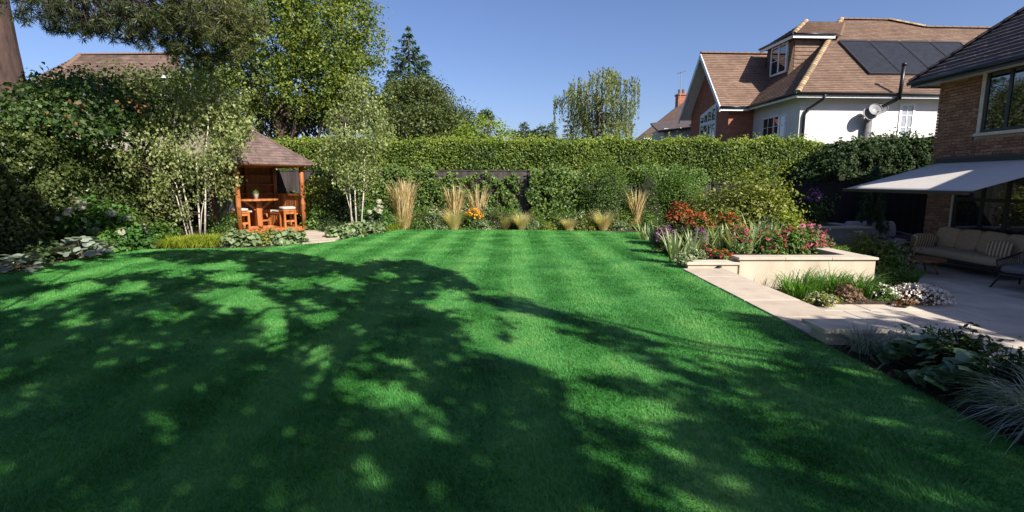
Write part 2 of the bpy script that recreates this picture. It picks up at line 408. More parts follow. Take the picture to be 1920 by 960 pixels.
def core_blob(R, H, seed, nseg=14, nr=7):
    r = rng(seed); mb = MB(); prof = [(R * math.cos(t) * .98 + .001, H * math.sin(t)) for t in np.linspace(0, PI / 2 * .97, nr)]
    mb.lathe(prof, nseg); mb.v = [(x * (1 + .12 * math.sin(5 * math.atan2(y, x) + seed)), y * (1 + .12 * math.cos(3 * math.atan2(y, x) + seed)), z) for x, y, z in mb.v]
    return mb
def shrub(name, label, cat, loc, R, H, n, leaf, mat, seed, group=None, sx=1.0, sy=1.0, rot=0, core=.72, flower=None, lumpy=.18, upb=.5, stems=True, aspect=.55):
    """leafy mound: foliage in clumps round a solid core coloured as dark as shade; flower = (mat, n, size, top_only)"""
    t = thing(name, label, cat, loc, rot, group); r = rng(seed)
    k = max(10, n // 22); c, d = dome(k, R, H, r, .62)
    c *= (1 + lumpy * lump(c, 3.0 / max(R, .1), seed))[:, None]
    idx = r.integers(0, k, n); cr = min(R, H) * .20
    Pt = c[idx] + r.normal(size=(n, 3)) * cr * np.array([1, 1, .7]); Pt[:, 2] = np.abs(Pt[:, 2]); Pt[:, 0] *= sx; Pt[:, 1] *= sy
    Nr = d[idx] * .8 + r.normal(size=(n, 3)) * .6 + np.array([0, 0, upb])
    tint = np.clip(r.normal(.5, .22, n) + .18 * r.normal(size=k)[idx], 0, 1)
    link('foliage', leaf_mesh('foliage', Pt, Nr, leaf, mat, r, tint, aspect=aspect), t)
    if core:
        m = core_blob(R * core, H * core, seed); m.v = [(x * sx, y * sy, z) for x, y, z in m.v]
        m.build('dark_core', M['inner'], t, True)
    elif stems:
        mb = MB()
        for q in range(7):
            j = r.integers(0, k); e = c[j] * .8; mb.tube([(e[0] * .1 * sx, e[1] * .1 * sy, 0), (e[0] * .6 * sx, e[1] * .6 * sy, e[2] * .55), (e[0] * sx, e[1] * sy, e[2])], [.012, .008, .004], 5)
        mb.build('stems', M['twig'], t)
    if flower:
        fm, fn, fs, top = flower
        fp, fd = dome(fn * 3, R * 1.03, H * 1.04, r, .93); keep = fp[:, 2] > H * top; fp = fp[keep][:fn]; fd = fd[keep][:fn]
        fp[:, 0] *= sx; fp[:, 1] *= sy
        kk = len(fp); Pn = np.repeat(fp, 4, 0) + r.normal(size=(kk * 4, 3)) * fs * .35; Nn = np.repeat(fd, 4, 0) + r.normal(size=(kk * 4, 3)) * .7 + np.array([0, -.2, .5])
        link('flowers', leaf_mesh('flowers', Pn, Nn, fs, fm, r, aspect=.8), t, kind='stuff')
    return t

def limb_path(a, b, r, n=6, wob=.06):
    a = np.array(a, float); b = np.array(b, float); L = np.linalg.norm(b - a); t = np.linspace(0, 1, n)[:, None]
    p = a + (b - a) * t; w = r.normal(size=(n, 3)) * L * wob; w[0] = w[-1] = 0
    p += w; p[:, 2] += np.sin(t[:, 0] * PI) * L * .05
    return [tuple(q) for q in p]
def tree(name, label, base, top_trunk, r_trunk, lobes, n_leaf, leaf, mat, seed, group=None, bark=None, n_limb=10, clump=.55, per=26, shell=.45, aspect=.6, upb=.4, multi=1, sky_holes=.0, cat='tree', gap=0.0, spread=None):
    """tapered trunk, limbs that reach the crown's clumps, and a crown of leaf clumps in uneven lobes.
    Everything is local to the base; lobes are (x, y, z, rx, ry, rz)."""
    t = thing(name, label, cat, base, 0, group); r = rng(seed); bark = bark or M['bark']
    lobes = np.array(lobes, float); vol = lobes[:, 3] * lobes[:, 4] * lobes[:, 5]; w = vol ** .75; w /= w.sum()
    k = max(12, n_leaf // per); li = r.choice(len(lobes), k, p=w)
    d = unit(r.normal(size=(k, 3))); rad = (shell + (1.04 - shell) * r.random(k) ** .7)[:, None]
    c = lobes[li, :3] + d * rad * lobes[li, 3:]
    keep = lump(c, 1.4 / clump, seed + 5) > -gap if gap else np.ones(k, bool)
    c = c[keep]; d = d[keep]; k = len(c)
    idx = r.integers(0, k, n_leaf); sp = clump * (.6 + .8 * r.random(k))
    Pt = c[idx] + r.normal(size=(n_leaf, 3)) * sp[idx][:, None] * np.array([.5, .5, .34])
    Nr = d[idx] * .6 + r.normal(size=(n_leaf, 3)) * .7 + np.array([0, 0, upb])
    tint = np.clip(r.normal(.5, .2, n_leaf) + .2 * r.normal(size=k)[idx], 0, 1)
    link('crown', leaf_mesh('crown', Pt, Nr, leaf, mat, r, tint, aspect=aspect), t)
    for q in range(multi):
        mb = MB(); off = np.array([0, 0, 0.]) if multi == 1 else np.array([.25 * math.cos(q * 2.4), .25 * math.sin(q * 2.4), 0])
        tt = np.array(top_trunk, float) + off * 3
        p = limb_path(off, tt, r, 8, .02); mb.tube(p, list(np.linspace(r_trunk, r_trunk * .35, 8)), 9)
        mb.build('trunk', bark, t, True)
    order = r.permutation(k)[:n_limb]
    for j in order:
        mb = MB(); f = .35 + .6 * r.random(); s0 = np.array(top_trunk) * f; e = c[j]
        p = limb_path(s0, e, r, 6, .07); mb.tube(p, list(np.linspace(r_trunk * .38, .012, 6)), 6)
        for q in range(3):
            near = np.argsort(((c - e) ** 2).sum(1))[1 + q * 2]; mb.tube(limb_path(p[3], c[near], r, 4, .08), [.02 + r_trunk * .08, .015, .01, .006], 4)
        mb.build('limb', bark, t, True)
    return t

# ================================================================== THE SETTING
mb = MB(); mb.add([(-900, -900, -.62), (900, -900, -.62), (900, 1800, -.62), (-900, 1800, -.62)], [(0, 1, 2, 3)])
tag(mb.build('ground', M['ground']), kind='structure')
BED_L = [(-16, -9), (3.11, -9), (3.11, 9.3), (3.0, 11), (3.2, 14.0), (14, 14.0), (14, 24), (-16, 24)]
mb = MB(); mb.prism(BED_L, -.6, -.025)
tag(mb.build('flower_bed_soil', M['soil']), kind='structure')
LAWN = [(-9.6, -8.5), (-9.5, 5.5), G(0, 514)[:2], G(190, 479)[:2], (-8.75, 11.9), (-8.0, 12.05), (-6.9, 12.1), G(500, 464)[:2], G(567, 458)[:2], G(627, 452)[:2],
        (-4.45, 14.9), (-4.1, 16.2), (-3.9, 16.85), (-1.0, 16.9), (2.0, 16.6), (4.35, 15.85), (4.1, 14.0), (3.55, 11.7), (3.28, 9.4), (3.12, 9.1), (3.12, -8.5)]
mb = MB(); mb.prism(LAWN, -.5, 0.0)
tag(mb.build('lawn', M['lawn']), kind='structure')

def inside(poly, x, y):
    c = np.zeros(len(x), bool); n = len(poly)
    for i in range(n):
        x1, y1 = poly[i]; x2, y2 = poly[(i + 1) % n]
        if y1 == y2: continue
        c ^= ((y1 > y) != (y2 > y)) & (x < (x2 - x1) * (y - y1) / (y2 - y1) + x1)
    return c
def grass():
    r = rng(11); xs = []; ys = []
    for y0, y1, dens in [(1.9, 3.0, 9500), (3.0, 4.2, 7500), (4.2, 6, 4800), (6, 9, 2600), (9, 13, 1500), (13, 17.1, 1100)]:
        hw = 1.06 * y1 + .3; xa = max(-9.7, -hw - 2.2); xb = min(4.5, hw + 2.2); n = int((xb - xa) * (y1 - y0) * dens)
        x = r.uniform(xa, xb, n); y = r.uniform(y0, y1, n); k = inside(LAWN, x, y); xs.append(x[k]); ys.append(y[k])
    x = np.concatenate(xs); y = np.concatenate(ys); n = len(x)
    h = r.uniform(.012, .027, n) * (1 + .3 * np.sin(x * 3.1 + 1.7 * y) * np.sin(2.3 * y - x)); w = .0022 + .00042 * y
    a = r.random(n) * PI; stripe = np.sign(np.sin(x * 2 * PI / .96)); lx = r.normal(0, .5, n) * h; ly = (stripe * .45 + r.normal(0, .5, n)) * h
    dx = np.cos(a) * w; dy = np.sin(a) * w
    V = np.stack([np.stack([x - dx, y - dy, np.full(n, -.003)], 1), np.stack([x + dx, y + dy, np.full(n, -.003)], 1), np.stack([x + lx, y + ly, h], 1)], 1)
    link('grass', np_mesh('grass', V, np.arange(3 * n).reshape(n, 3), M['blade'], np.clip(r.normal(.5, .25, n), 0, 1)), kind='stuff')
grass()

# patio, laid slab by slab, and the raised coping walk along the lawn
PZ = -.42
mb = MB(); mb.box(3.85, 11.02, -4, 15.2, -.6, PZ - .012)
patio = tag(mb.build('patio', M['joint']), kind='structure')
r = random.Random(3)
slab_mesh = {}
def slab_at(parent, x0, y0, w, d, top, mat, th=.045, name='slab', gap=.008):
    key = (round(w, 3), round(d, 3), th, mat.name)
    if key not in slab_mesh:
        b = MB(); b.box(gap, w - gap, gap, d - gap, -th, 0); slab_mesh[key] = b.mesh('slab', mat)
    o = link(name, slab_mesh[key], parent, (x0, y0, top + r.uniform(-.0015, .0015)))
    bevel(o, .004, 1); return o
row = 0; y = .6
while y < 14.5:
    d = .6; x = 3.87 + (.45 if row % 2 else 0)
    if row % 2: slab_at(patio, 3.87, y, .45, d, PZ, M['patio'])
    while x < 10.9:
        w = min(.9, 11.0 - x)
        if w > .1 and not (y + d < 5.0 and x < 3.9): slab_at(patio, x, y, w, d, PZ, M['patio'])
        x += .9
    y += d; row += 1
mb = MB(); mb.box(3.15, 3.84, 4.93, 9.18, -.6, -.03)
walk = tag(mb.build('garden_walk', M['render']), kind='structure')
yy = 4.9
for L in (.9, .85, .85, .85, .8):
    slab_at(walk, 3.115, yy, .77, L, .022, M['limestone'], .05); yy += L
mb = MB(); q = [G(567, 458.5), G(628, 452.5), (-5.1, 15.6, 0), (-6.1, 17.0, 0), (-6.9, 16.75, 0)]
mb.prism([p[:2] for p in q], -.3, -.004)
spath = tag(mb.build('stone_path', M['joint']), kind='structure')
def strip(a0, a1, b0, b1, n):
    for i in range(n):
        f0, f1 = i / n + .008, (i + 1) / n - .008
        lp = lambda p, q, f: (p[0] + (q[0] - p[0]) * f, p[1] + (q[1] - p[1]) * f)
        m_ = MB(); m_.prism([lp(a0, a1, f0), lp(b0, b1, f0), lp(b0, b1, f1), lp(a0, a1, f1)], -.03, .018); m_.build('slab', M['limestone'], spath)
strip(G(567, 458.5), (-6.75, 16.5), G(628, 452.5), (-5.6, 16.9), 5)
mb = MB(); mb.prism([(3.9, 8.22), (6.95, 8.18), (7.15, 8.6), (7.3, 9.4), (7.35, 12.4), (6.8, 12.4), (6.8, 9.2), (3.9, 9.2)], -.6, -.37)
tag(mb.build('lower_bed_soil', M['soil']), kind='structure')
mb = MB(); mb.prism([(3.25, 9.4), (6.5, 9.4), (6.5, 14.2), (3.9, 14.2), (3.5, 11.5)], -.55, .09)
tag(mb.build('planter_soil', M['soil']), kind='structure')
mb = MB(); mb.prism([(3.112, -4), (3.72, -4), (3.72, 4.84), (3.112, 4.84)], -.5, -.005)
tag(mb.build('border_soil', M['soil']), kind='structure')

# ------------------------------------------------------------------ garden walls
def walled(name, label, runs, mat=None, group=None):
    """runs: (x0, x1, y0, y1, z_bottom, z_top, (cap pieces along x, along y), overhang)"""
    t = thing(name, label, 'wall', (0, 0, 0), 0, group)
    for x0, x1, y0, y1, zb, zt, (nx, ny), ov in runs:
        m_ = MB(); m_.box(x0, x1, y0, y1, zb, zt - .045); m_.build('wall', mat or M['render'], t)
        for i in range(nx):
            for j in range(ny):
                a0 = x0 - ov + (x1 - x0 + 2 * ov) * i / nx; a1 = x0 - ov + (x1 - x0 + 2 * ov) * (i + 1) / nx
                b0 = y0 - ov + (y1 - y0 + 2 * ov) * j / ny; b1 = y0 - ov + (y1 - y0 + 2 * ov) * (j + 1) / ny
                m_ = MB(); m_.box(a0 + .002, a1 - .002, b0 + .002, b1 - .002, zt - .045, zt); m_.build('cap_stone', M['capstone'], t, bev=.006)
    return t
walled('planter_wall', 'cream rendered planter wall with pale cap stones in front of the coneflowers', [
    (4.20, 6.70, 9.22, 9.52, -.55, .215, (3, 1), .035), (6.40, 6.70, 9.56, 13.2, -.55, .21, (1, 4), .03)])
walled('planter_wall', 'low cream wall with a cap stone at the head of the stone walk', [(3.24, 4.155, 9.20, 9.5, -.5, .125, (1, 1), .03)])
walled('retaining_wall', 'low capped retaining wall behind the broad leaved plants at the near end of the walk', [
    (3.12, 4.0, 4.86, 5.12, -.55, .17, (1, 1), .07), (3.74, 4.0, -3.5, 4.78, -.55, .168, (1, 9), .05)])
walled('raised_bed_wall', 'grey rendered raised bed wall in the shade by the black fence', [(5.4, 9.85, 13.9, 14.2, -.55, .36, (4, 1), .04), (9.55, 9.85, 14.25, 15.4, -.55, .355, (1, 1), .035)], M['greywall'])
# small round light set in the front of the low wall
m_ = MB(); m_.lathe([(.045, 0), (.045, .02), (.03, .03)], 12)
tag(m_.build('wall_light', M['plastic_black'], None, False, (3.80, 9.165, .035), (0, 0, 0)), 'small dark spot fitting on the stone walk below the low cream wall', 'light')

# ------------------------------------------------------------------ fences
FY = 18.6
def fence(name, label, x0, x1, y, ztop, mat, bw=.145, posts=1.83, axis='x', zb=-.05):
    t = thing(name, label, 'fence', (x0, y, 0) if axis == 'x' else (y, x0, 0), 0 if axis == 'x' else PI / 2)
    L = x1 - x0; n = int(L / bw); b = MB(); b.box(.002, bw - .002, -.009, .009, zb + .15, ztop - .035); me = b.mesh('board', mat); rr = random.Random(5)
    for i in range(n): link('board', me, t, (i * bw, rr.uniform(-.004, .004) + (.008 if i % 2 else 0), rr.uniform(-.006, .004)))
    b = MB(); b.box(0, L, -.03, .03, ztop - .03, ztop); b.build('cap_rail', mat, t)
    b = MB(); b.box(0, L, -.022, .022, zb - .1, zb + .15); b.build('gravel_board', mat, t)
    k = 0
    while k * posts < L:
        b = MB(); b.box(-.045, .045, .022, .11, -.3, ztop + .03); b.build('post', mat, t, loc=(k * posts, 0, 0)); k += 1
    return t
ZF = P(940, 319, FY)[2]
fence('timber_fence', 'weathered dark boarded fence behind the feather grasses and climbers', -9.9, 2.2, FY, ZF, M['fence'])
fence('timber_fence', 'lower stretch of boarded fence under the hedge behind the flowering planter', 2.25, 12.3, FY, P(1450, 344, FY)[2], M['fence'])
fence('black_fence', 'black boarded fence in deep shade behind the grey garden sofa', 6.2, 13.5, 15.7, 1.55, M['blackfence'], zb=-.5)
for z, px0, px1 in [(P(800, 356, FY)[2], 790, 1060), (P(800, 328, FY)[2], 640, 830)]:
    m_ = MB(); m_.tube([(P(px0, 0, FY)[0], FY - .06, z), (P(px1, 0, FY)[0], FY - .06, z)], .006, 5)
    tag(m_.build('trellis_wire', M['wire']), 'taut training wire along the fence, ' + ('lower one behind the tall grasses' if px0 == 790 else 'upper one near the rail'), 'wire', 'training wires on the fence')
p = P(786, 367, FY)
m_ = MB(); m_.box(-.07, .07, -.05, 0, -.08, .08); m_.box(-.04, .04, -.075, -.05, -.045, .045); m_.box(-.07, .07, -.09, -.05, .07, .085)
tag(m_.build('fence_light', M['white'], None, False, (p[0], FY - .02, p[2])), 'small white square light fitting on the dark fence', 'light')

# ------------------------------------------------------------------ roofs made of tiles
def courses(mb_, O, U, V, Nn, left, right, vmax, gauge, tw, th, seed=1, v0=0.0, whole=None):
    """lays overlapping tiles row by row between left(v) and right(v) on the plane O + uU + vV"""
    O, U, V, Nn = Vector(O), Vector(U).normalized(), Vector(V).normalized(), Vector(Nn).normalized(); rr = random.Random(seed); k = 0; v = v0
    while v < vmax - 1e-4:
        v1 = min(v + gauge, vmax); l0, r0, l1, r1 = left(v), right(v), left(v1), right(v1)
        lo = min(l0, l1); hi = max(r0, r1); u = math.floor(lo / tw) * tw - (tw / 2 if k % 2 else 0)
        while u < hi:
            a0, a1 = max(u, l0), min(u + tw * .985, r0); b0, b1 = max(u, l1), min(u + tw * .985, r1)
            if a1 - a0 > .01 or b1 - b0 > .01:
                if a1 < a0: a0 = a1 = (a0 + a1) / 2
                if b1 < b0: b0 = b1 = (b0 + b1) / 2
                j = rr.uniform(0, .25) * th
                if whole is not None and u >= max(l0, l1) and u + tw * .985 <= min(r0, r1) and v1 - v > gauge * .99:
                    whole.append((O + U * u + V * v + Nn * j)); u += tw; continue
                p0 = O + U * a0 + V * v + Nn * (th + j); p1 = O + U * a1 + V * v + Nn * (th + j); p2 = O + U * b1 + V * v1 + Nn * (j * .5); p3 = O + U * b0 + V * v1 + Nn * (j * .5)
                q0 = O + U * a0 + V * v - Nn * .005; q1 = O + U * a1 + V * v - Nn * .005
                mb_.add([p0, p1, p2, p3, q0, q1], [(0, 1, 2, 3), (4, 5, 1, 0)], rr.random())
            u += tw
        v = v1; k += 1
def ridge_tiles(parent, name, mat, a, b, n, rad=.11, L=None):
    a, b = Vector(a), Vector(b); d = (b - a) / n; L = d.length * 1.12
    m_ = MB(); pts = []
    for k in range(7):
        t_ = PI * k / 6; pts.append((math.cos(t_) * rad, math.sin(t_) * rad * .8))
    vs = [(x, 0, z) for x, z in pts] + [(x * .9, L, z * .86) for x, z in pts]
    m_.add(vs, [(k, k + 7, k + 8, k + 1) for k in range(6)] + [tuple(range(7))])
    me = m_.mesh(name, mat)
    dn = d.normalized(); rot = Matrix((dn.cross(Vector((0, 0, 1))).normalized(), dn, dn.cross(Vector((0, 0, 1))).normalized().cross(dn))).transposed().to_euler()
    for i in range(n): link(name, me, parent, a + d * i, rot)
def window(parent, O, U, Nn, w, h, cols=1, rows=1, fm=None, gm=None, fw=.06, bars=None, sill=None, name='window', proud=.03, gbar=.022, split=None):
    """O = lower left corner on the wall face, U = along the wall, Nn = out of the wall"""
    O, U, Nn = Vector(O), Vector(U).normalized(), Vector(Nn).normalized(); Z = Vector((0, 0, 1)); fm = fm or M['white']; gm = gm or M['glass']
    def bx(m_, u0, u1, v0, v1, n0, n1):
        c = [O + U * u + Z * v + Nn * n for n in (n0, n1) for v in (v0, v1) for u in (u0, u1)]
        m_.add(c, [(0, 1, 3, 2), (4, 6, 7, 5), (0, 4, 5, 1), (1, 5, 7, 3), (3, 7, 6, 2), (2, 6, 4, 0)])
    m_ = MB(); bx(m_, 0, fw, 0, h, -.05, proud); bx(m_, w - fw, w, 0, h, -.05, proud); bx(m_, fw, w - fw, 0, fw, -.05, proud - .001); bx(m_, fw, w - fw, h - fw, h, -.05, proud - .001)
    f = m_.build(name, fm, parent)
    us = split or [i / cols for i in range(cols + 1)]
    for i in range(1, len(us) - 1):
        m_ = MB(); bx(m_, us[i] * w - fw * .5, us[i] * w + fw * .5, fw, h - fw, -.04, proud - .002); m_.build('mullion', fm, f)
    for i in range(len(us) - 1):
        m_ = MB(); a, b = us[i] * w + fw * .5, us[i + 1] * w - fw * .5; bx(m_, a, b, fw, h - fw, -.03, proud - .022); m_.build('pane', gm, f)
        if bars:
            nc, nr = bars; m_ = MB()
            for q in range(1, nc): bx(m_, a + (b - a) * q / nc - gbar / 2, a + (b - a) * q / nc + gbar / 2, fw, h - fw, proud - .022, proud - .008)
            for q in range(1, nr): bx(m_, a, b, h * q / nr - gbar / 2, h * q / nr + gbar / 2, proud - .022, proud - .009)
            m_.build('glazing_bar', fm, f)
    if sill:
        m_ = MB(); bx(m_, -sill, w + sill, -.07, -.002, -.02, .09); m_.build('sill', fm if not gm else (M['cream_frame'] if name == 'bedroom_window' else fm), f)
    return f

# ------------------------------------------------------------------ the brick house on the right
own = thing('brick_house', 'brown brick house with dark tiled hipped roof and large dark windows beside the patio', 'house', (11, 13.5, PZ))
HB = lambda *a: None
m_ = MB(); m_.box(.03, 9.5, -3.0, -.03, -.15, 4.45); m_.box(.031, 9.4, -6.2, -3.001, -.15, 2.60); m_.box(.03, 9.5, -12.3, -6.201, -.15, 4.45); m_.build('wall', M['mortar'], own)
m_ = MB(); m_.box(-.12, 9.3, -6.19, -3.01, 2.601, 2.74); m_.build('flat_roof', M['darkmetal'], own)
# local frame: x out of reach to the right, y runs back from the far corner (0) to the near end (-12.3); z from the patio
BW, BH, JT = .215, .065, .010
bm_ = MB(); bm_.box(0, .05, -BW / 2, BW / 2, 0, BH); bmesh_full = bm_.mesh('brick', M['brick'])
bm_ = MB(); bm_.box(0, .05, -BW / 4 + .003, BW / 4 - .003, 0, BH); bmesh_half = bm_.mesh('brick', M['brick'])
wy0, wy1, wz0, wz1 = -3.05, -1.33, 3.14, 4.54       # bedroom window (y, z)
dy0, dy1, dz1 = -5.3, -.85, 2.36                    # glazed doors
rest = MB(); bricks = []; rr = random.Random(21)
z = 0.0; k = 0
while z < 4.5:
    y = -BW / 2 - (0 if k % 2 == 0 else (BW + JT) / 2)
    if k % 2: rest.box(-.003, .05, -(BW - JT) / 2, 0, z, z + BH, rr.random())
    while y > -12.2:
        a, b = y - BW / 2, y + BW / 2
        hit = (b > wy0 - .02 and a < wy1 + .10 and z + BH > wz0 - .10 and z < wz1 + .02) or (b > dy0 and a < dy1 + .06 and z < dz1 + .05)
        if not hit and (y > -3.0 or y < -6.3 or z < 2.55): bricks.append((y, z))
        elif z < dz1 and a < dy1 + .06 < b: rest.box(-.003, .05, dy1 + .062, b, z, z + BH, rr.random())
        elif wz0 - .1 < z < wz1 and a < wy1 + .10 < b: rest.box(-.003, .05, wy1 + .10, b, z, z + BH, rr.random())
        y -= BW + JT
    z += BH + JT; k += 1
def bvis(p): # how large a brick shows in the photograph
    Y = 13.5 + p[0]; hidden = (2.25 < p[1] < 2.55) or Y < 10.8
    return (-1e3 if hidden else 0) + 1 / max(Y, 1) ** 2 * 100
bricks.sort(key=bvis, reverse=True)
for i, (y, z) in enumerate(bricks):
    if i < 300: link('brick', bmesh_full, own, (-.004 + rr.uniform(-.002, .002), y, z + rr.uniform(-.001, .001)))
    else: rest.box(-.003, .05, y - BW / 2, y + BW / 2, z, z + BH, rr.random())
rest.build('brickwork', M['brick'], own, kind='stuff')
# far end wall bricks
rest = MB(); z = 0; k = 0
while z < 4.4:
    x = .02 + (.11 if k % 2 else 0)
    while x < 9: rest.box(x, x + BW, -.05, 0, z, z + BH, rr.random()); x += BW + JT
    z += BH + JT; k += 1
rest.build('brickwork', M['brick'], own, kind='stuff')
wf = window(own, (0, wy1, wz0), (0, -1, 0), (-1, 0, 0), wy1 - wy0, wz1 - wz0, split=[0, .34, 1.0], fm=M['darkmetal'], fw=.075, name='bedroom_window', sill=.12)
m_ = MB(); m_.box(-.05, .04, wy1, wy1 + .09, wz0 - .06, wz1); m_.box(-.045, .04, wy0 - .3, wy1 + .09, wz1, 4.62); m_.build('window_surround', M['cream_frame'], own)
# slatted blind inside the left light
gd = window(own, (0, dy1, 0.0), (0, -1, 0), (-1, 0, 0), dy1 - dy0, dz1, split=[0, .17, .305, .56, .78, 1.0], fm=M['darkmetal'], fw=.085, name='glazed_doors', bars=None)
m_ = MB(); m_.box(-.036, -.012, dy0 + .08, dy1 - .08, 1.55, 1.63); m_.build('transom', M['darkmetal'], own)
m_ = MB(); m_.box(-.045, .04, dy1, dy1 + .055, 0, dz1 + .08); m_.build('door_reveal', M['cream_frame'], own)
# eaves
EZ = 4.55
m_ = MB(); m_.box(-.45, .02, -12.4, -6.15, EZ - .06, EZ - .035); m_.box(-.45, .02, -3.05, .36, EZ - .06, EZ - .035); m_.box(.02, 9.5, -.0, .36, EZ - .062, EZ - .036); m_.build('soffit', M['cream_frame'], own)
m_ = MB(); m_.box(-.475, -.45, -12.4, -6.15, EZ - .10, EZ + .05); m_.box(-.475, -.45, -3.05, .385, EZ - .10, EZ + .05); m_.box(-.45, 9.5, .36, .385, EZ - .10, EZ + .05); m_.build('fascia', M['cope_blue'], own)
m_ = MB(); m_.tube([(-.52, -3.05, EZ + .015), (-.52, .42, EZ + .015)], .055, 10); m_.tube([(-.52, -12.4, EZ + .015), (-.52, -6.15, EZ + .015)], .055, 10); m_.build('gutter', M['cope_blue'], own, True)
pt = math.radians(44); cp, sp_ = math.cos(pt), math.sin(pt)
whole_ = []; m_ = MB(); courses(m_, (-.50, .40, EZ + .03), (0, -1, 0), (cp, 0, sp_), (-sp_, 0, cp), lambda v: v * cp, lambda v: 3.47, 4.6, .155, .27, .026, 3, 0.0, whole_)
t_ = MB(); t_.add([(0, 0, .026), (.266, 0, .026), (.266, .155, .002), (0, .155, .002), (0, 0, -.005), (.266, 0, -.005)], [(0, 1, 2, 3), (4, 5, 1, 0), (0, 3, 4), (1, 5, 2)]); tme = t_.mesh('roof_tile', M['tile_single'])
trot = Matrix(((0, cp, -sp_), (-1, 0, 0), (0, sp_, cp))).to_euler()
for q_ in whole_[:320]: link('roof_tile', tme, own, q_, trot)
m_.build('roof_tiles', M['tile_dark'], own, kind='stuff')
m_ = MB()
A = Vector((-.5, .4, EZ + .0)); R0 = A + Vector((cp * 4.6, -cp * 4.6, sp_ * 4.6))
m_.slab([A, A + Vector((0, -3.45, 0)), A + Vector((cp * 4.6, -3.45, sp_ * 4.6)), R0][::-1], .04)
B_ = Vector((10, .4, EZ)); R1 = Vector((R0.x + 2, R0.y, R0.z))
m_.slab([A, R0, R1, B_][::-1], .04)
m_.slab([B_, R1, Vector((R1.x, -3.05, R1.z)), Vector((10, -3.05, EZ))][::-1], .04)
m_.add([(.03, -2.99, 4.4), (9.4, -2.99, 4.4), (R1.x, -2.99, R1.z - .06), (R0.x, -2.99, R0.z - .06)], [(0, 1, 2, 3)])
for ya, yb in ((-6.15, -12.4),):
    m_.slab([(-.5, ya, EZ), (4.7, ya, EZ + 2.7), (4.7, yb, EZ + 2.7), (-.5, yb, EZ)], .06); m_.slab([(4.7, ya, EZ + 2.69), (9.9, ya, EZ), (9.9, yb, EZ), (4.7, yb, EZ + 2.69)], .06)
    m_.add([(.03, -6.22, 4.4), (9.5, -6.22, 4.4), (4.7, -6.22, EZ + 2.5)], [(0, 1, 2)])
m_.build('roof', M['tile_dark'], own)
ridge_tiles(own, 'hip_tile', M['tile_dark'], A + Vector((0, 0, .05)), R0 + Vector((0, 0, .05)), 22, .10)

pier = thing('brick_pier', 'low brick pier on the patio at the right edge beside the armchair', 'pier', (9.22, 8.40, PZ))
for k in range(11):
    for q, (x0, x1, y0, y1) in enumerate(((0, .215, 0, .10), (.225, .44, 0, .10), (0, .10, .11, .325), (.34, .44, .11, .325), (0, .215, .335, .435), (.225, .44, .335, .435))):
        b_ = MB(); sh = .0 if k % 2 else .003; b_.box(x0 + sh, x1 - sh, y0 + sh, y1 - sh, k * .075, k * .075 + .065); b_.build('brick', M['brick'], pier)
b_ = MB(); b_.box(.012, .428, .012, .423, -.05, .82); b_.build('mortar_core', M['mortar'], pier)
b_ = MB(); b_.box(-.03, .47, -.03, .465, .822, .87); b_.build('cap_stone', M['capstone'], pier, bev=.006)
# awning on the brick house
aw = thing('awning', 'grey fabric awning pulled out over the patio seating', 'awning', (11, 9.55, 1.4))
m_ = MB(); nseg = 10; W_, Pj, Zw = 3.6, 2.43, .68
vs = []; fs = []
for i in range(nseg + 1):
    f = i / nseg
    for j in range(9):
        g = j / 8; vs.append((-.03 - f * Pj, g * W_, Zw * (1 - f) - .02 * math.sin(f * PI) * math.sin(g * PI)))
for i in range(nseg):
    for j in range(8):
        a = i * 9 + j; fs.append((a, a + 9, a + 10, a + 1))
m_.add(vs, fs); o = m_.build('fabric', M['awning'], aw, True); sd = o.modifiers.new('thick', 'SOLIDIFY'); sd.thickness = .004
m_ = MB(); m_.box(-Pj - .06, -Pj, -.03, W_ + .03, -.055, .02); m_.build('front_bar', M['darkmetal'], aw, bev=.012)
m_ = MB(); m_.box(-.14, -.012, -.06, W_ + .06, Zw - .05, Zw + .10); m_.build('cassette', M['darkmetal'], aw, bev=.02)
for yy_ in (.5, W_ - .5):
    m_ = MB(); s_ = 1 if yy_ < 1 else -1; m_.bar((-.1, yy_, Zw - .06), (-1.2, yy_ + s_ * .75, Zw * .5 - .06), .05, .035); m_.bar((-1.2, yy_ + s_ * .75, Zw * .5 - .06), (-Pj, yy_ + s_ * .1, -.04), .045, .03); m_.build('folding_arm', M['darkmetal'], aw)

# ------------------------------------------------------------------ the white house behind the hedge
wh = thing('white_house', 'white rendered house with red tiled hipped roof, dormer and brick gable wing behind the hedge', 'house', (11.0, 19.95, -.5), math.radians(3))
E0 = 5.35; pm = math.radians(41); cm, sm = math.cos(pm), math.sin(pm); tn = math.tan(pm); LV = 6.13
m_ = MB(); m_.box(0, 14, 0, 9, 0, E0 - .02); m_.build('wall', M['whiterender'], wh)
m_ = MB(); m_.box(-.42, 14.4, -.42, 0, E0 - .06, E0 - .03); m_.box(-.42, 0, 0, 9.4, E0 - .061, E0 - .031); m_.build('soffit', M['white'], wh)
m_ = MB(); m_.box(-.44, 14.4, -.44, -.42, E0 - .16, E0 - .02); m_.box(-.44, -.42, -.42, 3.1, E0 - .16, E0 - .02); m_.build('fascia', M['white'], wh)
m_ = MB(); m_.tube([(-.46, -.49, E0 - .02), (14.4, -.49, E0 - .02)], .055, 8); m_.tube([(-.49, -.5, E0 - .021), (-.49, 3.05, E0 - .021)], .055, 8); m_.build('gutter', M['pipe'], wh, True)
m_ = MB(); m_.tube([(.62, -.49, E0 - .05), (.60, -.40, E0 - .22), (.22, -.10, E0 - .55), (.14, -.07, E0 - .75), (.14, -.07, .2)], .05, 8); m_.build('downpipe', M['pipe'], wh, True)
m_ = MB()
VL = 5.47
def rb(v): return 14.8 if v < VL else 8.2 - (v - VL) / (LV - VL) * 1.4
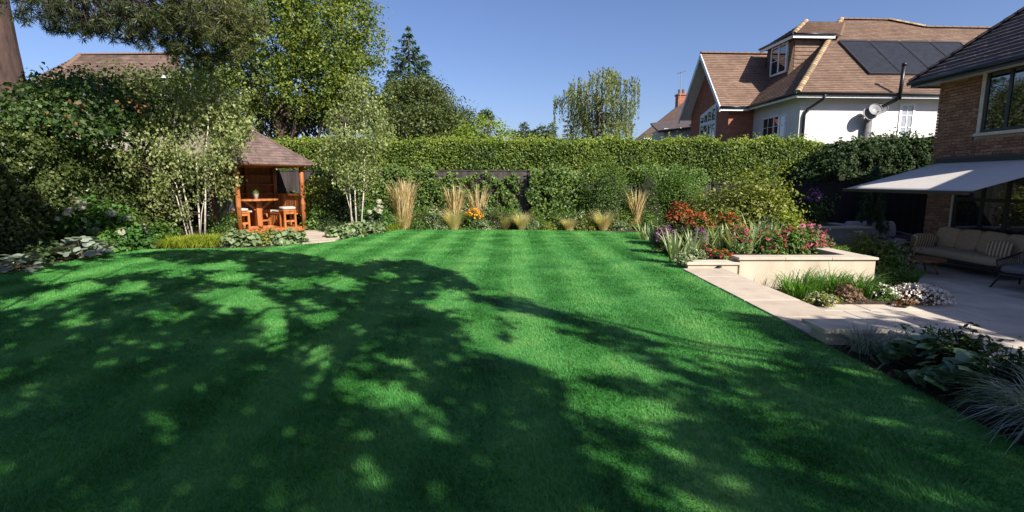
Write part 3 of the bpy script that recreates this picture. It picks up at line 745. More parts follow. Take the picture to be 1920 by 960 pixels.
courses(m_, (-.42, -.42, E0), (1, 0, 0), (0, cm, sm), (0, -sm, cm), lambda v: v * cm, rb, LV, .125, .19, .019, 5)
courses(m_, (-.42, 9.42, E0), (0, -1, 0), (cm, 0, sm), (-sm, 0, cm), lambda v: v * cm, lambda v: 9.84 - v * cm, LV, .125, .19, .019, 6)
m_.build('roof_tiles', M['tile_red'], wh, kind='stuff')
m_ = MB(); e = -.42; hx = e + LV * cm; hz = E0 + LV * sm
m_.slab([(e, e, E0 - .02), (14.4, e, E0 - .02), (14.4, e + VL * cm, E0 + VL * sm - .02), (7.78, e + VL * cm, E0 + VL * sm - .02), (6.4, hx, hz - .02), (hx, hx, hz - .02)], .05)
m_.slab([(e, 9.42, E0 - .02), (e, e, E0 - .02), (hx, hx, hz - .02), (hx, 9.42 - LV * cm, hz - .02)], .05)
m_.slab([(14.4, 9.42, E0), (e, 9.42, E0), (hx, 9.42 - LV * cm, hz), (6.4, 9.42 - LV * cm, hz), (7.8, 9.42 - VL * cm, E0 + VL * sm), (14.4, 9.42 - VL * cm, E0 + VL * sm)], .05)
m_.slab([(6.4, hx, hz - .01), (7.78, e + VL * cm, E0 + VL * sm - .01), (7.8, 9.42 - VL * cm, E0 + VL * sm - .01), (6.4, 9.42 - LV * cm, hz - .01)], .05)
m_.slab([(hx, hx, hz - .01), (6.4, hx, hz - .012), (6.4, 9.42 - LV * cm, hz - .012), (hx, 9.42 - LV * cm, hz - .01)], .05)
m_.slab([(7.6, e + VL * cm, E0 + VL * sm - .012), (14.4, e + VL * cm, E0 + VL * sm - .012), (14.4, 9.42 - VL * cm, E0 + VL * sm - .012), (7.6, 9.42 - VL * cm, E0 + VL * sm - .012)], .05)
m_.build('roof', M['tile_red'], wh)
ridge_tiles(wh, 'bonnet_tile', M['bonnet'], (e, e, E0 + .03), (hx, hx, hz + .03), 42, .12)
ridge_tiles(wh, 'bonnet_tile', M['bonnet'], (7.78, e + VL * cm, E0 + VL * sm + .03), (6.4, hx, hz + .03), 9, .12)
ridge_tiles(wh, 'ridge_tile', M['tile_red'], (hx, hx, hz + .02), (6.4, hx, hz + .02), 8, .10)
ridge_tiles(wh, 'ridge_tile', M['tile_red'], (7.8, e + VL * cm, E0 + VL * sm + .02), (14.3, e + VL * cm, E0 + VL * sm + .02), 16, .10)
# brick gable wing
gy0, gy1, gx = 3.4, 7.6, -1.15; ry = (gy0 + gy1) / 2; RZ = 8.14; ez = E0; yo = .3; ps = math.atan2(RZ - ez, ry - gy0 + yo); cw, sw = math.cos(ps), math.sin(ps)
m_ = MB(); zt = ez + .3 * math.tan(ps) - .1
m_.add([(gx, gy0, 0), (gx, gy1, 0), (gx, gy1, zt), (gx, ry, RZ - .12), (gx, gy0, zt), (1, gy0, 0), (1, gy1, 0), (1, gy1, zt), (1, ry, RZ - .12), (1, gy0, zt)],
       [(0, 4, 3, 2, 1), (5, 6, 7, 8, 9), (0, 5, 9, 4), (1, 2, 7, 6), (4, 9, 8, 3), (3, 8, 7, 2)])
def wallbrick():
    m, nt, b = new_mat('red_brickwork'); L = nt.links
    tc = N(nt, 'ShaderNodeTexCoord'); sp2 = N(nt, 'ShaderNodeSeparateXYZ'); L.new(tc.outputs['Object'], sp2.inputs[0])
    ad = N(nt, 'ShaderNodeMath', operation='ADD'); L.new(sp2.outputs['X'], ad.inputs[0]); L.new(sp2.outputs['Y'], ad.inputs[1])
    cb = N(nt, 'ShaderNodeCombineXYZ'); L.new(ad.outputs[0], cb.inputs[0]); L.new(sp2.outputs['Z'], cb.inputs[1])
    bt = N(nt, 'ShaderNodeTexBrick'); L.new(cb.outputs[0], bt.inputs[0]); bt.inputs['Scale'].default_value = 1; bt.inputs['Brick Width'].default_value = .225; bt.inputs['Row Height'].default_value = .075; bt.inputs['Mortar Size'].default_value = .006
    bt.inputs['Color1'].default_value = (.28, .075, .035, 1); bt.inputs['Color2'].default_value = (.40, .125, .06, 1); bt.inputs['Mortar'].default_value = (.36, .25, .18, 1)
    L.new(bt.outputs[0], b.inputs['Base Color']); b.inputs['Roughness'].default_value = .9
    bp = N(nt, 'ShaderNodeBump'); bp.inputs['Strength'].default_value = .5; bp.inputs['Distance'].default_value = .01; iv = N(nt, 'ShaderNodeMath', operation='SUBTRACT'); iv.inputs[0].default_value = 1; L.new(bt.outputs['Fac'], iv.inputs[1]); L.new(iv.outputs[0], bp.inputs['Height']); L.new(bp.outputs[0], b.inputs['Normal'])
    return m
M['redbrick'] = wallbrick()
m_.build('gable_wall', M['redbrick'], wh)
LW = (RZ - ez) / sw
m_ = MB(); go = gx - .55
courses(m_, (go, gy0 - yo, ez), (1, 0, 0), (0, cw, sw), (0, -sw, cw), lambda v: 0, lambda v: (-.42 - go) + v * sw / tn + .1, LW, .125, .19, .019, 8)
courses(m_, (3.8, gy1 + yo, ez), (-1, 0, 0), (0, -cw, sw), (0, sw, cw), lambda v: (3.8 + .42) - v * sw / tn - .1, lambda v: 3.8 - go, LW, .125, .19, .019, 9)
m_.build('roof_tiles', M['tile_red'], wh, kind='stuff')
m_ = MB(); xr = -.42 + (RZ - ez) / tn + .1
m_.slab([(go, gy0 - yo, ez - .02), (-.3, gy0 - yo, ez - .02), (xr, ry, RZ - .02), (go, ry, RZ - .02)], .05); m_.slab([(-.3, gy1 + yo, ez - .02), (go, gy1 + yo, ez - .02), (go, ry, RZ - .021), (xr, ry, RZ - .021)], .05)
m_.build('roof', M['white'], wh)
ridge_tiles(wh, 'ridge_tile', M['tile_red'], (go, ry, RZ + .02), (xr, ry, RZ + .02), 15, .10)
for s_ in (-1, 1):
    m_ = MB(); yb = gy0 - yo if s_ < 0 else gy1 + yo
    a = Vector((go - .02, yb, ez - .12)); b = Vector((go - .02, ry, RZ - .06)); m_.bar(a + Vector((0, 0, -.03)), b + Vector((0, 0, -.03)), .05, .20, (1, 0, 0)) if False else m_.add(
        [(go - .03, yb, ez - .22), (go - .03, ry, RZ - .24), (go - .03, ry, RZ + .01), (go - .03, yb, ez + .02), (go + .02, yb, ez - .22), (go + .02, ry, RZ - .24), (go + .02, ry, RZ + .01), (go + .02, yb, ez + .02)],
        [(0, 1, 2, 3), (7, 6, 5, 4), (0, 4, 5, 1), (1, 5, 6, 2), (2, 6, 7, 3), (3, 7, 4, 0)])
    m_.build('barge_board', M['white'], wh)
m_ = MB(); m_.tube([(go, gy0 - yo - .05, ez - .03), (-.4, gy0 - yo - .05, ez - .03)], .055, 8); m_.build('gutter', M['pipe'], wh, True)
m_ = MB(); m_.box(go, -.42, gy0 - yo, gy0, ez - .12, ez - .09); m_.box(go, -.45, gy0 - yo - .02, gy0 - yo, ez - .18, ez - .03); m_.build('fascia', M['white'], wh)
# tall gable window with a sloping head
gw = window(wh, (gx, 6.35, 2.3), (0, -1, 0), (-1, 0, 0), 1.75, 2.6, cols=2, bars=(2, 4), fw=.09, proud=.05)
m_ = MB()
m_.add([(gx - .05, 6.35, 4.9), (gx - .05, 4.6, 4.9), (gx - .05, 4.6, 5.75), (gx - .05, 6.35, 5.35), (gx + .02, 6.35, 4.9), (gx + .02, 4.6, 4.9), (gx + .02, 4.6, 5.75), (gx + .02, 6.35, 5.35)], [(0, 3, 2, 1), (4, 5, 6, 7), (0, 1, 5, 4), (1, 2, 6, 5), (2, 3, 7, 6), (3, 0, 4, 7)])
hd = m_.build('window_head', M['white'], wh)
for q in range(4):
    m_ = MB(); y0 = 6.27 - q * .42; m_.box(gx - .056, gx - .05, y0 - .33, y0, 4.98, 5.22 + q * .09); m_.build('pane', M['glass'], hd)
# window in the shaded left wall, its canopy, and the narrow sunny window
window(wh, (0, 2.6, 3.45), (0, -1, 0), (-1, 0, 0), 1.75, 1.35, cols=2, bars=(2, 3), fw=.08, sill=.06)
m_ = MB(); m_.slab([(-.9, 2.9, 2.75), (-.9, .3, 2.75), (-.02, .5, 3.3), (-.02, 2.7, 3.3)], .06); m_.build('porch_roof', M['pipe'], wh)
window(wh, (3.95, 0, 3.72), (1, 0, 0), (0, -1, 0), .62, 1.35, cols=1, bars=(2, 3), fw=.09, sill=.08, gm=M['curtain_glass'], gbar=.035)
# hipped dormer
dm0, dm1, dx, dze, dzr = 2.75, 4.85, 1.25, 8.25, 9.15
m_ = MB(); xs_ = lambda z_: -.42 + (z_ - E0) / tn
m_.add([(dx, dm0, 6.5), (dx, dm1, 6.5), (dx, dm1, dze), (dx, dm0, dze), (xs_(6.5) + .1, dm0, 6.5), (xs_(6.5) + .1, dm1, 6.5), (xs_(dze) + .2, dm1, dze), (xs_(dze) + .2, dm0, dze)],
       [(0, 3, 2, 1), (0, 4, 7, 3), (1, 2, 6, 5), (2, 3, 7, 6), (0, 1, 5, 4)])
dor = m_.build('dormer', M['tile_red'], wh)
m_ = MB(); courses(m_, (dx, dm0 - .002, 6.5), (1, 0, 0), (0, 0, 1), (0, -1, 0), lambda v: 0, lambda v: max(.02, xs_(6.5 + v) - dx + .15), dze - 6.5, .16, .19, .025, 12)
courses(m_, (dx - .002, dm1, 6.5), (0, -1, 0), (0, 0, 1), (-1, 0, 0), lambda v: 0, lambda v: dm1 - dm0, dze - 6.5, .16, .19, .025, 13)
m_.build('tile_hanging', M['tile_red'], dor, kind='stuff')
window(dor, (dx - .03, 4.45, 6.85), (0, -1, 0), (-1, 0, 0), 1.3, 1.28, cols=2, bars=(1, 2), fw=.09, proud=.06)
oy = .25; yr = (dm0 + dm1) / 2; pd = math.atan2(dzr - dze, yr - dm0 + oy); cd, sd_ = math.cos(pd), math.sin(pd); LD = (dzr - dze) / sd_; run = yr - dm0 + oy
m_ = MB(); courses(m_, (dx - oy, dm0 - oy, dze), (1, 0, 0), (0, cd, sd_), (0, -sd_, cd), lambda v: v * cd, lambda v: xs_(dze + v * sd_) - dx + oy + .12, LD, .125, .19, .026, 14)
courses(m_, (dx - oy, dm1 + oy, dze), (0, -1, 0), (cd, 0, sd_), (-sd_, 0, cd), lambda v: v * cd, lambda v: dm1 - dm0 + 2 * oy - v * cd, LD, .125, .19, .026, 15)
m_.build('dormer_tiles', M['tile_red'], dor, kind='stuff')
m_ = MB(); q0 = (dx - oy, dm0 - oy, dze - .02); q1 = (dx - oy, dm1 + oy, dze - .02); rg = (dx - oy + run, yr, dzr - .02); rgb = (xs_(dzr) + .2, yr, dzr - .02)
m_.slab([q0, (xs_(dze) + .2, dm0 - oy, dze - .02), rgb, rg], .05); m_.slab([q1, q0, rg], .05); m_.slab([(xs_(dze) + .2, dm1 + oy, dze - .02), q1, rg, rgb], .05); m_.build('dormer_roof', M['tile_red'], dor)
m_ = MB(); m_.box(dx - oy - .02, xs_(dze) - .1, dm0 - oy - .03, dm0 - oy, dze - .16, dze + .0); m_.box(dx - oy - .03, dx - oy, dm0 - oy, dm1 + oy, dze - .16, dze); m_.build('dormer_fascia', M['white'], dor)
m_ = MB(); m_.tube([(dx - oy, dm0 - oy - .06, dze), (xs_(dze) - .1, dm0 - oy - .06, dze)], .045, 8); m_.tube([(dx - oy - .06, dm0 - oy - .06, dze), (dx - oy - .06, dm1 + oy, dze)], .045, 8); m_.build('dormer_gutter', M['pipe'], dor, True)
ridge_tiles(wh, 'bonnet_tile', M['bonnet'], (dx - oy, dm0 - oy, dze + .02), (rg[0], yr, dzr + .02), 11, .11)
# solar panels
for k in range(4):
    m_ = MB(); v0, v1 = 1.3, 3.95; u0 = 3.42 + k * 1.36; O = Vector((-.42, -.42, E0)); Vv = Vector((0, cm, sm)); Nn = Vector((0, -sm, cm))
    pt_ = lambda u, v, n: O + Vector((u, 0, 0)) + Vv * v + Nn * n
    def bxp(mm, a0, a1, b0, b1, n0, n1):
        c = [pt_(u, v, n) for n in (n0, n1) for v in (b0, b1) for u in (a0, a1)]; mm.add(c, [(0, 1, 3, 2), (4, 6, 7, 5), (0, 4, 5, 1), (1, 5, 7, 3), (3, 7, 6, 2), (2, 6, 4, 0)])
    f_ = MB(); bxp(f_, u0, u0 + .05, v0, v1, .0, .11); bxp(f_, u0 + 1.28, u0 + 1.33, v0, v1, .0, .11); bxp(f_, u0 + .05, u0 + 1.28, v0, v0 + .05, 0, .108); bxp(f_, u0 + .05, u0 + 1.28, v1 - .05, v1 + .05, 0, .108)
    sp_o = f_.build('solar_panel', M['solarframe'], wh); bxp(m_, u0 + .05, u0 + 1.28, v0 + .05, v1 - .05, .02, .09); m_.build('panel_glass', M['solar'], sp_o)
# flue on the eaves and soil pipe
m_ = MB(); fx = 3.42
m_.tube([(fx - .75, -.10, 4.35), (fx - .45, -.16, 4.85), (fx - .05, -.50, 5.12), (fx, -.56, 5.25)], .07, 10); m_.tube([(fx, -.58, 5.1), (fx + .05, -.58, 6.35)], .065, 10); m_.tube([(fx + .05, -.58, 6.33), (fx + .05, -.58, 6.42)], .085, 10); m_.build('flue', M['pipe'], wh, True)
m_ = MB(); m_.tube([(fx - .78, -.14, 0), (fx - .78, -.14, 4.5)], .13, 12); m_.build('soil_pipe', M['greypipe'], wh, True)
def dish(px, py, d, rad, yaw, label):
    t = thing('satellite_dish', label, 'satellite dish', P(px, py, d), yaw, 'satellite dishes on the white wall')
    b = MB(); n = 18
    prof = [(rad * f, .28 * rad * f * f) for f in (0.02, .3, .55, .8, 1.0)]
    b.lathe(prof, n, cap=False); b.lathe([(rad * 1.01, .25 * rad), (rad * 1.03, .28 * rad + .01), (rad * .98, .28 * rad + .012)], n, cap=False); b.lathe([(.001, -.03), (rad * .5, .03), (rad * 1.0, .25 * rad)], n, cap=False)
    o_ = b.build('reflector', M['dish'], t, True, rot=(math.radians(68), 0, 0))
    b = MB(); b.tube([(0, -.02, -rad * .9), (0, -rad * 1.0, -rad * .35)], .012, 6); b.box(-.03, .03, -rad * 1.05, -rad * .95, -rad * .42, -rad * .28); b.build('receiver_arm', M['pipe'], t)
    b = MB(); b.tube([(0, .02, 0), (0, .30, -.02)], .02, 6); b.build('bracket', M['greypipe'], t)
dish(1624, 216, 19.8, .24, .35, 'left grey satellite dish on the white wall beside the pipe')
dish(1640, 207, 19.72, .24, -.1, 'middle grey satellite dish overlapping the two others on the white wall')
dish(1652, 204, 19.85, .21, -.4, 'small right satellite dish half hidden behind the other dishes')

# ------------------------------------------------------------------ distant houses
fh = thing('distant_house', 'distant house with long brown roof and brick chimney left of the white house', 'house', (0, 0, 0))
def quad_tiles(parent, A_, B_, C_, D_, mat, gauge, tw, seed, th=.03):
    """tile courses over a plane whose bottom edge is A-B and top edge is D-C"""
    A_, B_, C_, D_ = map(Vector, (A_, B_, C_, D_)); U = (B_ - A_).normalized(); Nn = U.cross(D_ - A_).normalized(); V = Nn.cross(U)
    h = (D_ - A_).dot(V); uD = (D_ - A_).dot(U); uB = (B_ - A_).length; uC = (C_ - A_).dot(U); b = MB()
    courses(b, A_, U, V, Nn, lambda v: uD * v / h, lambda v: uB + (uC - uB) * v / h, h, gauge, tw, th, seed)
    b.build('roof_tiles', mat, parent, kind='stuff')
    b = MB(); b.slab([A_ - Nn * .02, B_ - Nn * .02, C_ - Nn * .02, D_ - Nn * .02], .08); b.build('roof', mat, parent)
d0 = 38.0
a_ = P(1180, 270, d0); b_ = P(1300, 262, 34); c_ = P(1300, 176, 37); dd_ = P(1282, 190, 41)
quad_tiles(fh, a_, b_, c_, dd_, M['tile_old'], .16, .24, 31)
m_ = MB(); m_.box(a_[0] + .6, b_[0] + 6, 36.2, 44, -.6, a_[2] + .3); m_.build('wall', M['whiterender'], fh)
cpt = P(1277, 190, 40); m_ = MB(); m_.box(-.33, .33, -.35, .35, -1.8, .45); m_.box(-.39, .39, -.41, .41, .40, .52); ch = m_.build('chimney', M['redbrick'], fh, loc=cpt)
for q in (-.15, .15):
    m_ = MB(); m_.lathe([(.10, .5), (.12, .85), (.09, .88)], 10, (q, 0, 0)); m_.build('chimney_pot', M['tile_red'], ch)
# lower cream gable piece in front of it
lw = thing('outbuilding', 'low cream outbuilding with dark roof peeping over the hedge by the brick gable', 'outbuilding', P(1268, 262, 29))
m_ = MB(); m_.box(-.7, 1.6, 0, 2.5, -2.5, .62); m_.build('wall', M['whiterender'], lw)
m_ = MB(); m_.slab([(-1.1, -.3, .45), (1.8, -.3, .8), (1.8, 2.2, 1.5), (-.9, 2.2, 1.15)], .10); m_.build('roof', M['tile_dark'], lw)
m_ = MB(); m_.box(-.35, .35, -.05, 0, -.6, .1); m_.box(-.02, .02, -.06, -.05, -.6, .1); m_.build('window', M['curtain_glass'], lw)
ap = P(1275, 186, 39.5)
ae = thing('tv_aerial', 'thin tall television aerial standing by the distant chimney', 'aerial', ap)
m_ = MB(); m_.tube([(0, 0, -.5), (0, 0, 2.0)], .03, 6); m_.build('mast', M['wire'], ae)
m_ = MB(); m_.tube([(-.3, 0, 1.85), (.35, 0, 2.05)], .02, 5)
for q in range(7): m_.tube([(-.25 + q * .09, -.22, 1.87 + q * .028), (-.25 + q * .09, .22, 1.87 + q * .028)], .014, 4)
m_.build('antenna', M['wire'], ae)

lh = thing('neighbour_house', 'house with weathered clay tiled hipped roof half hidden behind the left trees', 'house', (0, 0, 0))
rl = P(150, 103, 27); rr_ = P(335, 101, 27); e0 = P(40, 196, 23); e1 = P(345, 196, 23)
quad_tiles(lh, e0, e1, rr_, rl, M['tile_old'], .16, .22, 33)
eb = P(15, 170, 31); quad_tiles(lh, eb, e0, rl, rl, M['tile_old'], .16, .22, 34)
ridge_tiles(lh, 'bonnet_tile', M['tile_red'], e0, rl, 22, .13); ridge_tiles(lh, 'ridge_tile', M['tile_red'], rl, rr_, 18, .12)
m_ = MB(); m_.box(e0[0] + .4, e1[0] - .4, 23.4, 31, -.6, e0[2] - .05); m_.build('wall', M['mortar'], lh)
p_ = P(300, 143, 22.6); m_ = MB(); m_.box(0, 1.2, 0, .1, -.06, .06); m_.box(0, 1.2, .1, .3, -.9, -.06); m_.build('dormer_front', M['white'], lh, loc=p_)

# ================================================================== GAZEBO AND FURNITURE
GZ = .05; GS = 2.0; GA = math.atan2(.75, .66)
gz = thing('gazebo', 'orange timber garden bar gazebo with a shallow brown pyramid roof behind the birch', 'gazebo', (-8.2, 15.25, GZ), GA)
# local: +x runs along the open front, +y runs back along the left side
def post(x, y, h=2.05, rad=.072):
    b = MB(); b.lathe([(rad, 0), (rad, .75), (rad * 1.02, .755), (rad * 1.02, .77), (rad, .775), (rad, 1.45), (rad * 1.02, 1.455), (rad * 1.02, 1.47), (rad, 1.475), (rad, h)], 12)
    b.build('post', M['gaz_wood'], gz, True, (x, y, .04))
for x, y in ((0, 0), (GS, 0), (0, GS), (GS, GS)): post(x, y)
b = MB(); b.box(-.12, GS + .12, -.12, GS + .12, -.05, .06); b.build('deck_frame', M['gaz_wood'], gz, bev=.01)
for i in range(14):
    b = MB(); b.box(-.1 + i * .157, -.1 + i * .157 + .15, -.115, GS + .115, .06, .085); b.build('deck_board', M['gaz_wood'], gz)
for (x0, x1, y0, y1) in ((-.06, GS + .06, -.05, .05), (-.06, GS + .06, GS - .05, GS + .05), (-.051, .05, .052, GS - .052), (GS - .05, GS + .051, .052, GS - .052)):
    b = MB(); b.box(x0, x1, y0, y1, 2.0, 2.10); b.build('beam', M['gaz_wood'], gz)
ap_ = Vector((GS / 2, GS / 2, 3.12)); ov = .33; EV = 2.06
cs = [Vector((-ov, -ov, EV)), Vector((GS + ov, -ov, EV)), Vector((GS + ov, GS + ov, EV)), Vector((-ov, GS + ov, EV))]
for i in range(4):
    a_, b_ = cs[i], cs[(i + 1) % 4]; bm_ = MB(); bm_.slab([a_, b_, ap_], .04); bm_.build('roof', M['gaz_shaded'], gz)
    U = (b_ - a_).normalized(); Nn = U.cross(ap_ - a_).normalized(); V = Nn.cross(U); h = (ap_ - a_).dot(V); W = (b_ - a_).length
    bm_ = MB(); courses(bm_, a_, U, V, Nn, lambda v: v / h * W / 2, lambda v: W - v / h * W / 2, h, .14, .30, .012, 40 + i); bm_.build('shingles', M['shingle'], gz, kind='stuff')
    bm_ = MB(); bm_.tube([a_ + Nn * .02, ap_ + Nn * .02], .035, 6); bm_.build('hip_strip', M['shingle'], gz)
bm_ = MB(); bm_.lathe([(.10, 0), (.09, .05), (.03, .16), (.004, .2)], 10); bm_.build('finial', M['shingle'], gz, loc=ap_)
# left side: grey clad half wall; back-left: boarded bar with shelves; back-right: slatted balustrade and open window
for i in range(13):
    b = MB(); b.box(-.03, .0, .10 + i * .139, .10 + i * .139 + .135, .1, 1.08); b.build('side_board', M['reed'], gz)
b = MB(); b.box(-.05, .05, .09, GS - .09, 1.08, 1.14); b.build('side_rail', M['gaz_wood'], gz)
for i in range(13):
    b = MB(); b.box(.10 + i * .139, .10 + i * .139 + .135, GS, GS + .03, .1, 2.0); b.build('back_board', M['gaz_shaded'], gz)
for zz in (1.12, 1.42, 1.72):
    b = MB(); b.box(.12, GS - .12, GS - .22, GS - .002, zz, zz + .03); b.build('shelf', M['gaz_shaded'], gz)
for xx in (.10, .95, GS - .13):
    b = MB(); b.box(xx, xx + .035, GS - .22, GS - .003, 1.0, 2.0); b.build('shelf_upright', M['gaz_shaded'], gz)
for i in range(15):
    b = MB(); b.box(GS - .02, GS + .01, .12 + i * .121, .12 + i * .121 + .07, .55, 1.08); b.build('slat', M['gaz_wood'], gz)
b = MB(); b.box(GS - .05, GS + .04, .09, GS - .09, 1.08, 1.13); b.build('side_rail', M['gaz_wood'], gz)
b = MB(); b.box(GS - .03, GS + .02, .09, GS - .09, .48, .55); b.build('side_rail', M['gaz_wood'], gz)
RZg = Matrix.Rotation(GA, 4, 'Z')
def gl(x, y, z=.085): v = RZg @ Vector((x, y, z)); return (v.x - 8.2, v.y + 15.25, v.z + GZ)
# corner bench round the two back sides
bn = thing('corner_bench', 'slatted corner bench along the back of the gazebo', 'bench', gl(0, 0), GA)
for (x0, x1, y0, y1) in ((.12, GS - .12, GS - .55, GS - .24), (GS - .50, GS - .08, .25, GS - .57)):
    b = MB(); b.box(x0, x1, y0, y1, .38, .42); b.build('seat', M['gaz_wood'], bn)
for i in range(12):
    b = MB(); b.box(.15 + i * .125, .15 + i * .125 + .06, GS - .545, GS - .52, .02, .38); b.build('slat', M['gaz_wood'], bn)
for i in range(9):
    b = MB(); b.box(GS - .495, GS - .47, .28 + i * .13, .28 + i * .13 + .06, .02, .38); b.build('slat', M['gaz_wood'], bn)
def cushion(sx, sy, sz, e=.35, n=18, m=10):
    b = MB(); f = lambda v, p_: math.copysign(abs(v) ** p_, v)
    for i in range(m + 1):
        ph = -PI / 2 + PI * i / m
        for k in range(n):
            th = 2 * PI * k / n
            b.v.append((f(math.cos(ph), e) * f(math.cos(th), e) * sx / 2, f(math.cos(ph), e) * f(math.sin(th), e) * sy / 2, f(math.sin(ph), .75) * sz / 2))
    for i in range(m):
        for k in range(n): b.f.append((i * n + k, i * n + (k + 1) % n, (i + 1) * n + (k + 1) % n, (i + 1) * n + k)); b.t.append(.5)
    return b
def pad(name, size, loc, rot, mat, label=None, cat=None, group=None, parent=None, e=.35):
    o = cushion(*size, e=e).build(name, mat, parent, True, loc, rot)
    if cat: tag(o, label, cat, group)
    return o
pad('bench_cushion', (1.7, .32, .08), gl(GS / 2, GS - .40, .545), (0, 0, GA), M['cushion_cream'], 'long pale seat cushion on the bench below the gazebo bar shelves', 'cushion')
pad('bench_cushion', (.40, 1.1, .08), gl(GS - .29, .82, .545), (0, 0, GA), M['cushion_cream'], 'pale seat cushion on the bench at the slatted side of the gazebo', 'cushion')
bt = thing('bar_table', 'orange timber half round bar table on a square pedestal', 'bar table', gl(.75, .45), GA)
b = MB(); poly = [(.62 * math.cos(t), .40 * math.sin(t)) for t in np.linspace(0, 2 * PI, 24, endpoint=False)]; b.prism(poly, .86, .91); b.build('table_top', M['gaz_wood'], bt, bev=.008)
b = MB(); b.box(-.08, .08, -.08, .08, .06, .86); b.build('pedestal', M['gaz_wood'], bt, bev=.006)
for s_ in (-1, 1):
    b = MB(); b.bar((s_ * .08, 0, .58), (s_ * .40, 0, .85), .05, .07); b.build('bracket', M['gaz_wood'], bt)
b = MB(); b.box(-.42, .42, -.05, .05, 0, .06); b.box(-.05, .05, -.35, -.052, 0, .058); b.box(-.05, .05, .052, .35, 0, .058); b.build('foot', M['gaz_wood'], bt)
def stool(x, y, rz, label):
    t = thing('bar_stool', label, 'stool', gl(x, y), GA + rz, 'timber stools in the gazebo')
    for sx in (-1, 1):
        for sy in (-1, 1):
            b = MB(); b.box(sx * .17 - .03, sx * .17 + .03, sy * .15 - .03, sy * .15 + .03, 0, .50); b.build('leg', M['gaz_wood'], t)
    b = MB(); b.box(-.21, .21, -.19, .19, .50, .55); b.build('seat', M['gaz_wood'], t, bev=.006)
    for sy in (-1, 1):
        b = MB(); b.box(-.14, .14, sy * .15 - .02, sy * .15 + .02, .16, .22); b.box(-.14, .14, sy * .15 - .02, sy * .15 + .02, .42, .498); b.build('stretcher', M['gaz_wood'], t)
    return t
stool(1.55, .18, 0, 'square timber stool with a cream pad beside the right front post of the gazebo')
stool(.14, .30, .1, 'square timber stool with a cream pad left of the bar table')
stool(1.08, 1.05, .3, 'timber stool without a pad in the shade behind the bar table')
pad('stool_pad', (.44, .38, .11), gl(1.55, .18, .69), (0, 0, GA), M['cushion_cream'], 'cream pad on the stool by the right front post', 'cushion', 'stool pads')
pad('stool_pad', (.40, .36, .10), gl(.14, .30, .685), (0, 0, GA + .1), M['cushion_cream'], 'cream pad on the stool left of the bar table', 'cushion', 'stool pads')
pp = thing('potted_plant', 'small green plant in a pale pot on the bar table', 'potted plant', gl(.68, .38, .995))
b = MB(); b.lathe([(.055, 0), (.08, .17), (.085, .175), (.07, .165), (.06, .15)], 14); b.build('pot', M['pot'], pp, True)
rr0 = rng(3); dp, dn = dome(160, .11, .14, rr0, .3); link('leaves', leaf_mesh('leaves', dp + np.array([0, 0, .16]), dn, .05, M['greenshrub'], rr0), pp)

# patio furniture
sf = thing('sofa', 'long taupe cushioned garden sofa against the dark glazed doors', 'sofa', (10.30, 11.35, PZ), -PI / 2)
# local x runs towards the camera (−Y world), local y points to +X (the wall)
SL = 2.45
b = MB(); b.box(-SL / 2, SL / 2, -.38, .42, .20, .26); b.build('frame', M['darkmetal'], sf, bev=.01)
for sx in (-1, 1):
    for sy in (-.34, .36):
        b = MB(); b.bar((sx * (SL / 2 - .1), sy, 0), (sx * (SL / 2 - .16), sy * .95, .2), .035); b.build('leg', M['darkmetal'], sf)
b = MB(); b.bar((-SL / 2, .43, .26), (-SL / 2, .50, .78), .03); b.bar((SL / 2, .43, .26), (SL / 2, .50, .78), .03); b.bar((-SL / 2, .50, .78), (SL / 2, .50, .78), .03); b.build('back_frame', M['darkmetal'], sf)
pad('seat_cushion', (SL - .02, .80, .20), (0, 0, .355), (0, 0, 0), M['cushion_taupe'], parent=sf, e=.22)
for i, (xx, a) in enumerate(((-.86, .03), (-.28, -.05), (.30, .06), (.88, -.02))):
    pad('back_cushion', (.64, .24, .52), (xx, .30, .66), (-.24, a, a), M['cushion_taupe'], parent=sf, e=.4)
def sofa_pt(x, y, z): return (10.30 + y, 11.35 - x, PZ + z)
pad('striped_cushion', (.55, .20, .34), sofa_pt(-1.08, -.14, .58), (.25, 0, 0), M['striped'], 'striped cushion propped at the far arm end of the taupe sofa', 'cushion')
pad('striped_cushion', (.42, .15, .36), sofa_pt(.80, -.06, .60), (-.35, 0, -PI / 2 + .5), M['striped'], 'striped cushion leaning in the middle of the taupe sofa', 'cushion')
ac = thing('armchair', 'low dark woven garden armchair with grey cushions at the near end of the sofa', 'armchair', (9.75, 9.35, PZ), math.radians(-70))
b = MB(); b.box(-.36, .36, -.34, .36, .24, .29); b.build('frame', M['darkmetal'], ac, bev=.02)
for sx in (-1, 1):
    b = MB(); b.bar((sx * .40, -.42, 0), (sx * .32, -.30, .25), .03); b.build('leg', M['darkmetal'], ac)
    b = MB(); b.bar((sx * .36, .44, 0), (sx * .31, .34, .26), .03); b.build('leg', M['darkmetal'], ac)
b = MB(); rim = [(-.40, -.32, .52), (-.43, 0, .54), (-.41, .30, .60), (-.25, .46, .72), (0, .50, .76), (.25, .46, .72), (.41, .30, .60), (.43, 0, .54), (.40, -.32, .52)]
b.tube(rim, .018, 8); b.tube([(-.40, -.32, .52), (-.35, -.33, .27)], .016, 6); b.tube([(.40, -.32, .52), (.35, -.33, .27)], .016, 6); b.build('arm_rim', M['darkmetal'], ac, True)
b = MB()
for i in range(44):
    f = i / 43 * (len(rim) - 1); j = min(int(f), len(rim) - 2); g = f - j; tp = Vector(rim[j]).lerp(Vector(rim[j + 1]), g); bt_ = Vector((tp.x * .82, tp.y * .80, .28)); b.tube([tp, bt_], .007, 4, cap=False)
b.build('cord_weave', M['darkmetal'], ac)
pad('seat_cushion', (.70, .70, .15), (0, -.02, .365), (0, 0, 0), M['cushion_grey'], parent=ac, e=.3)
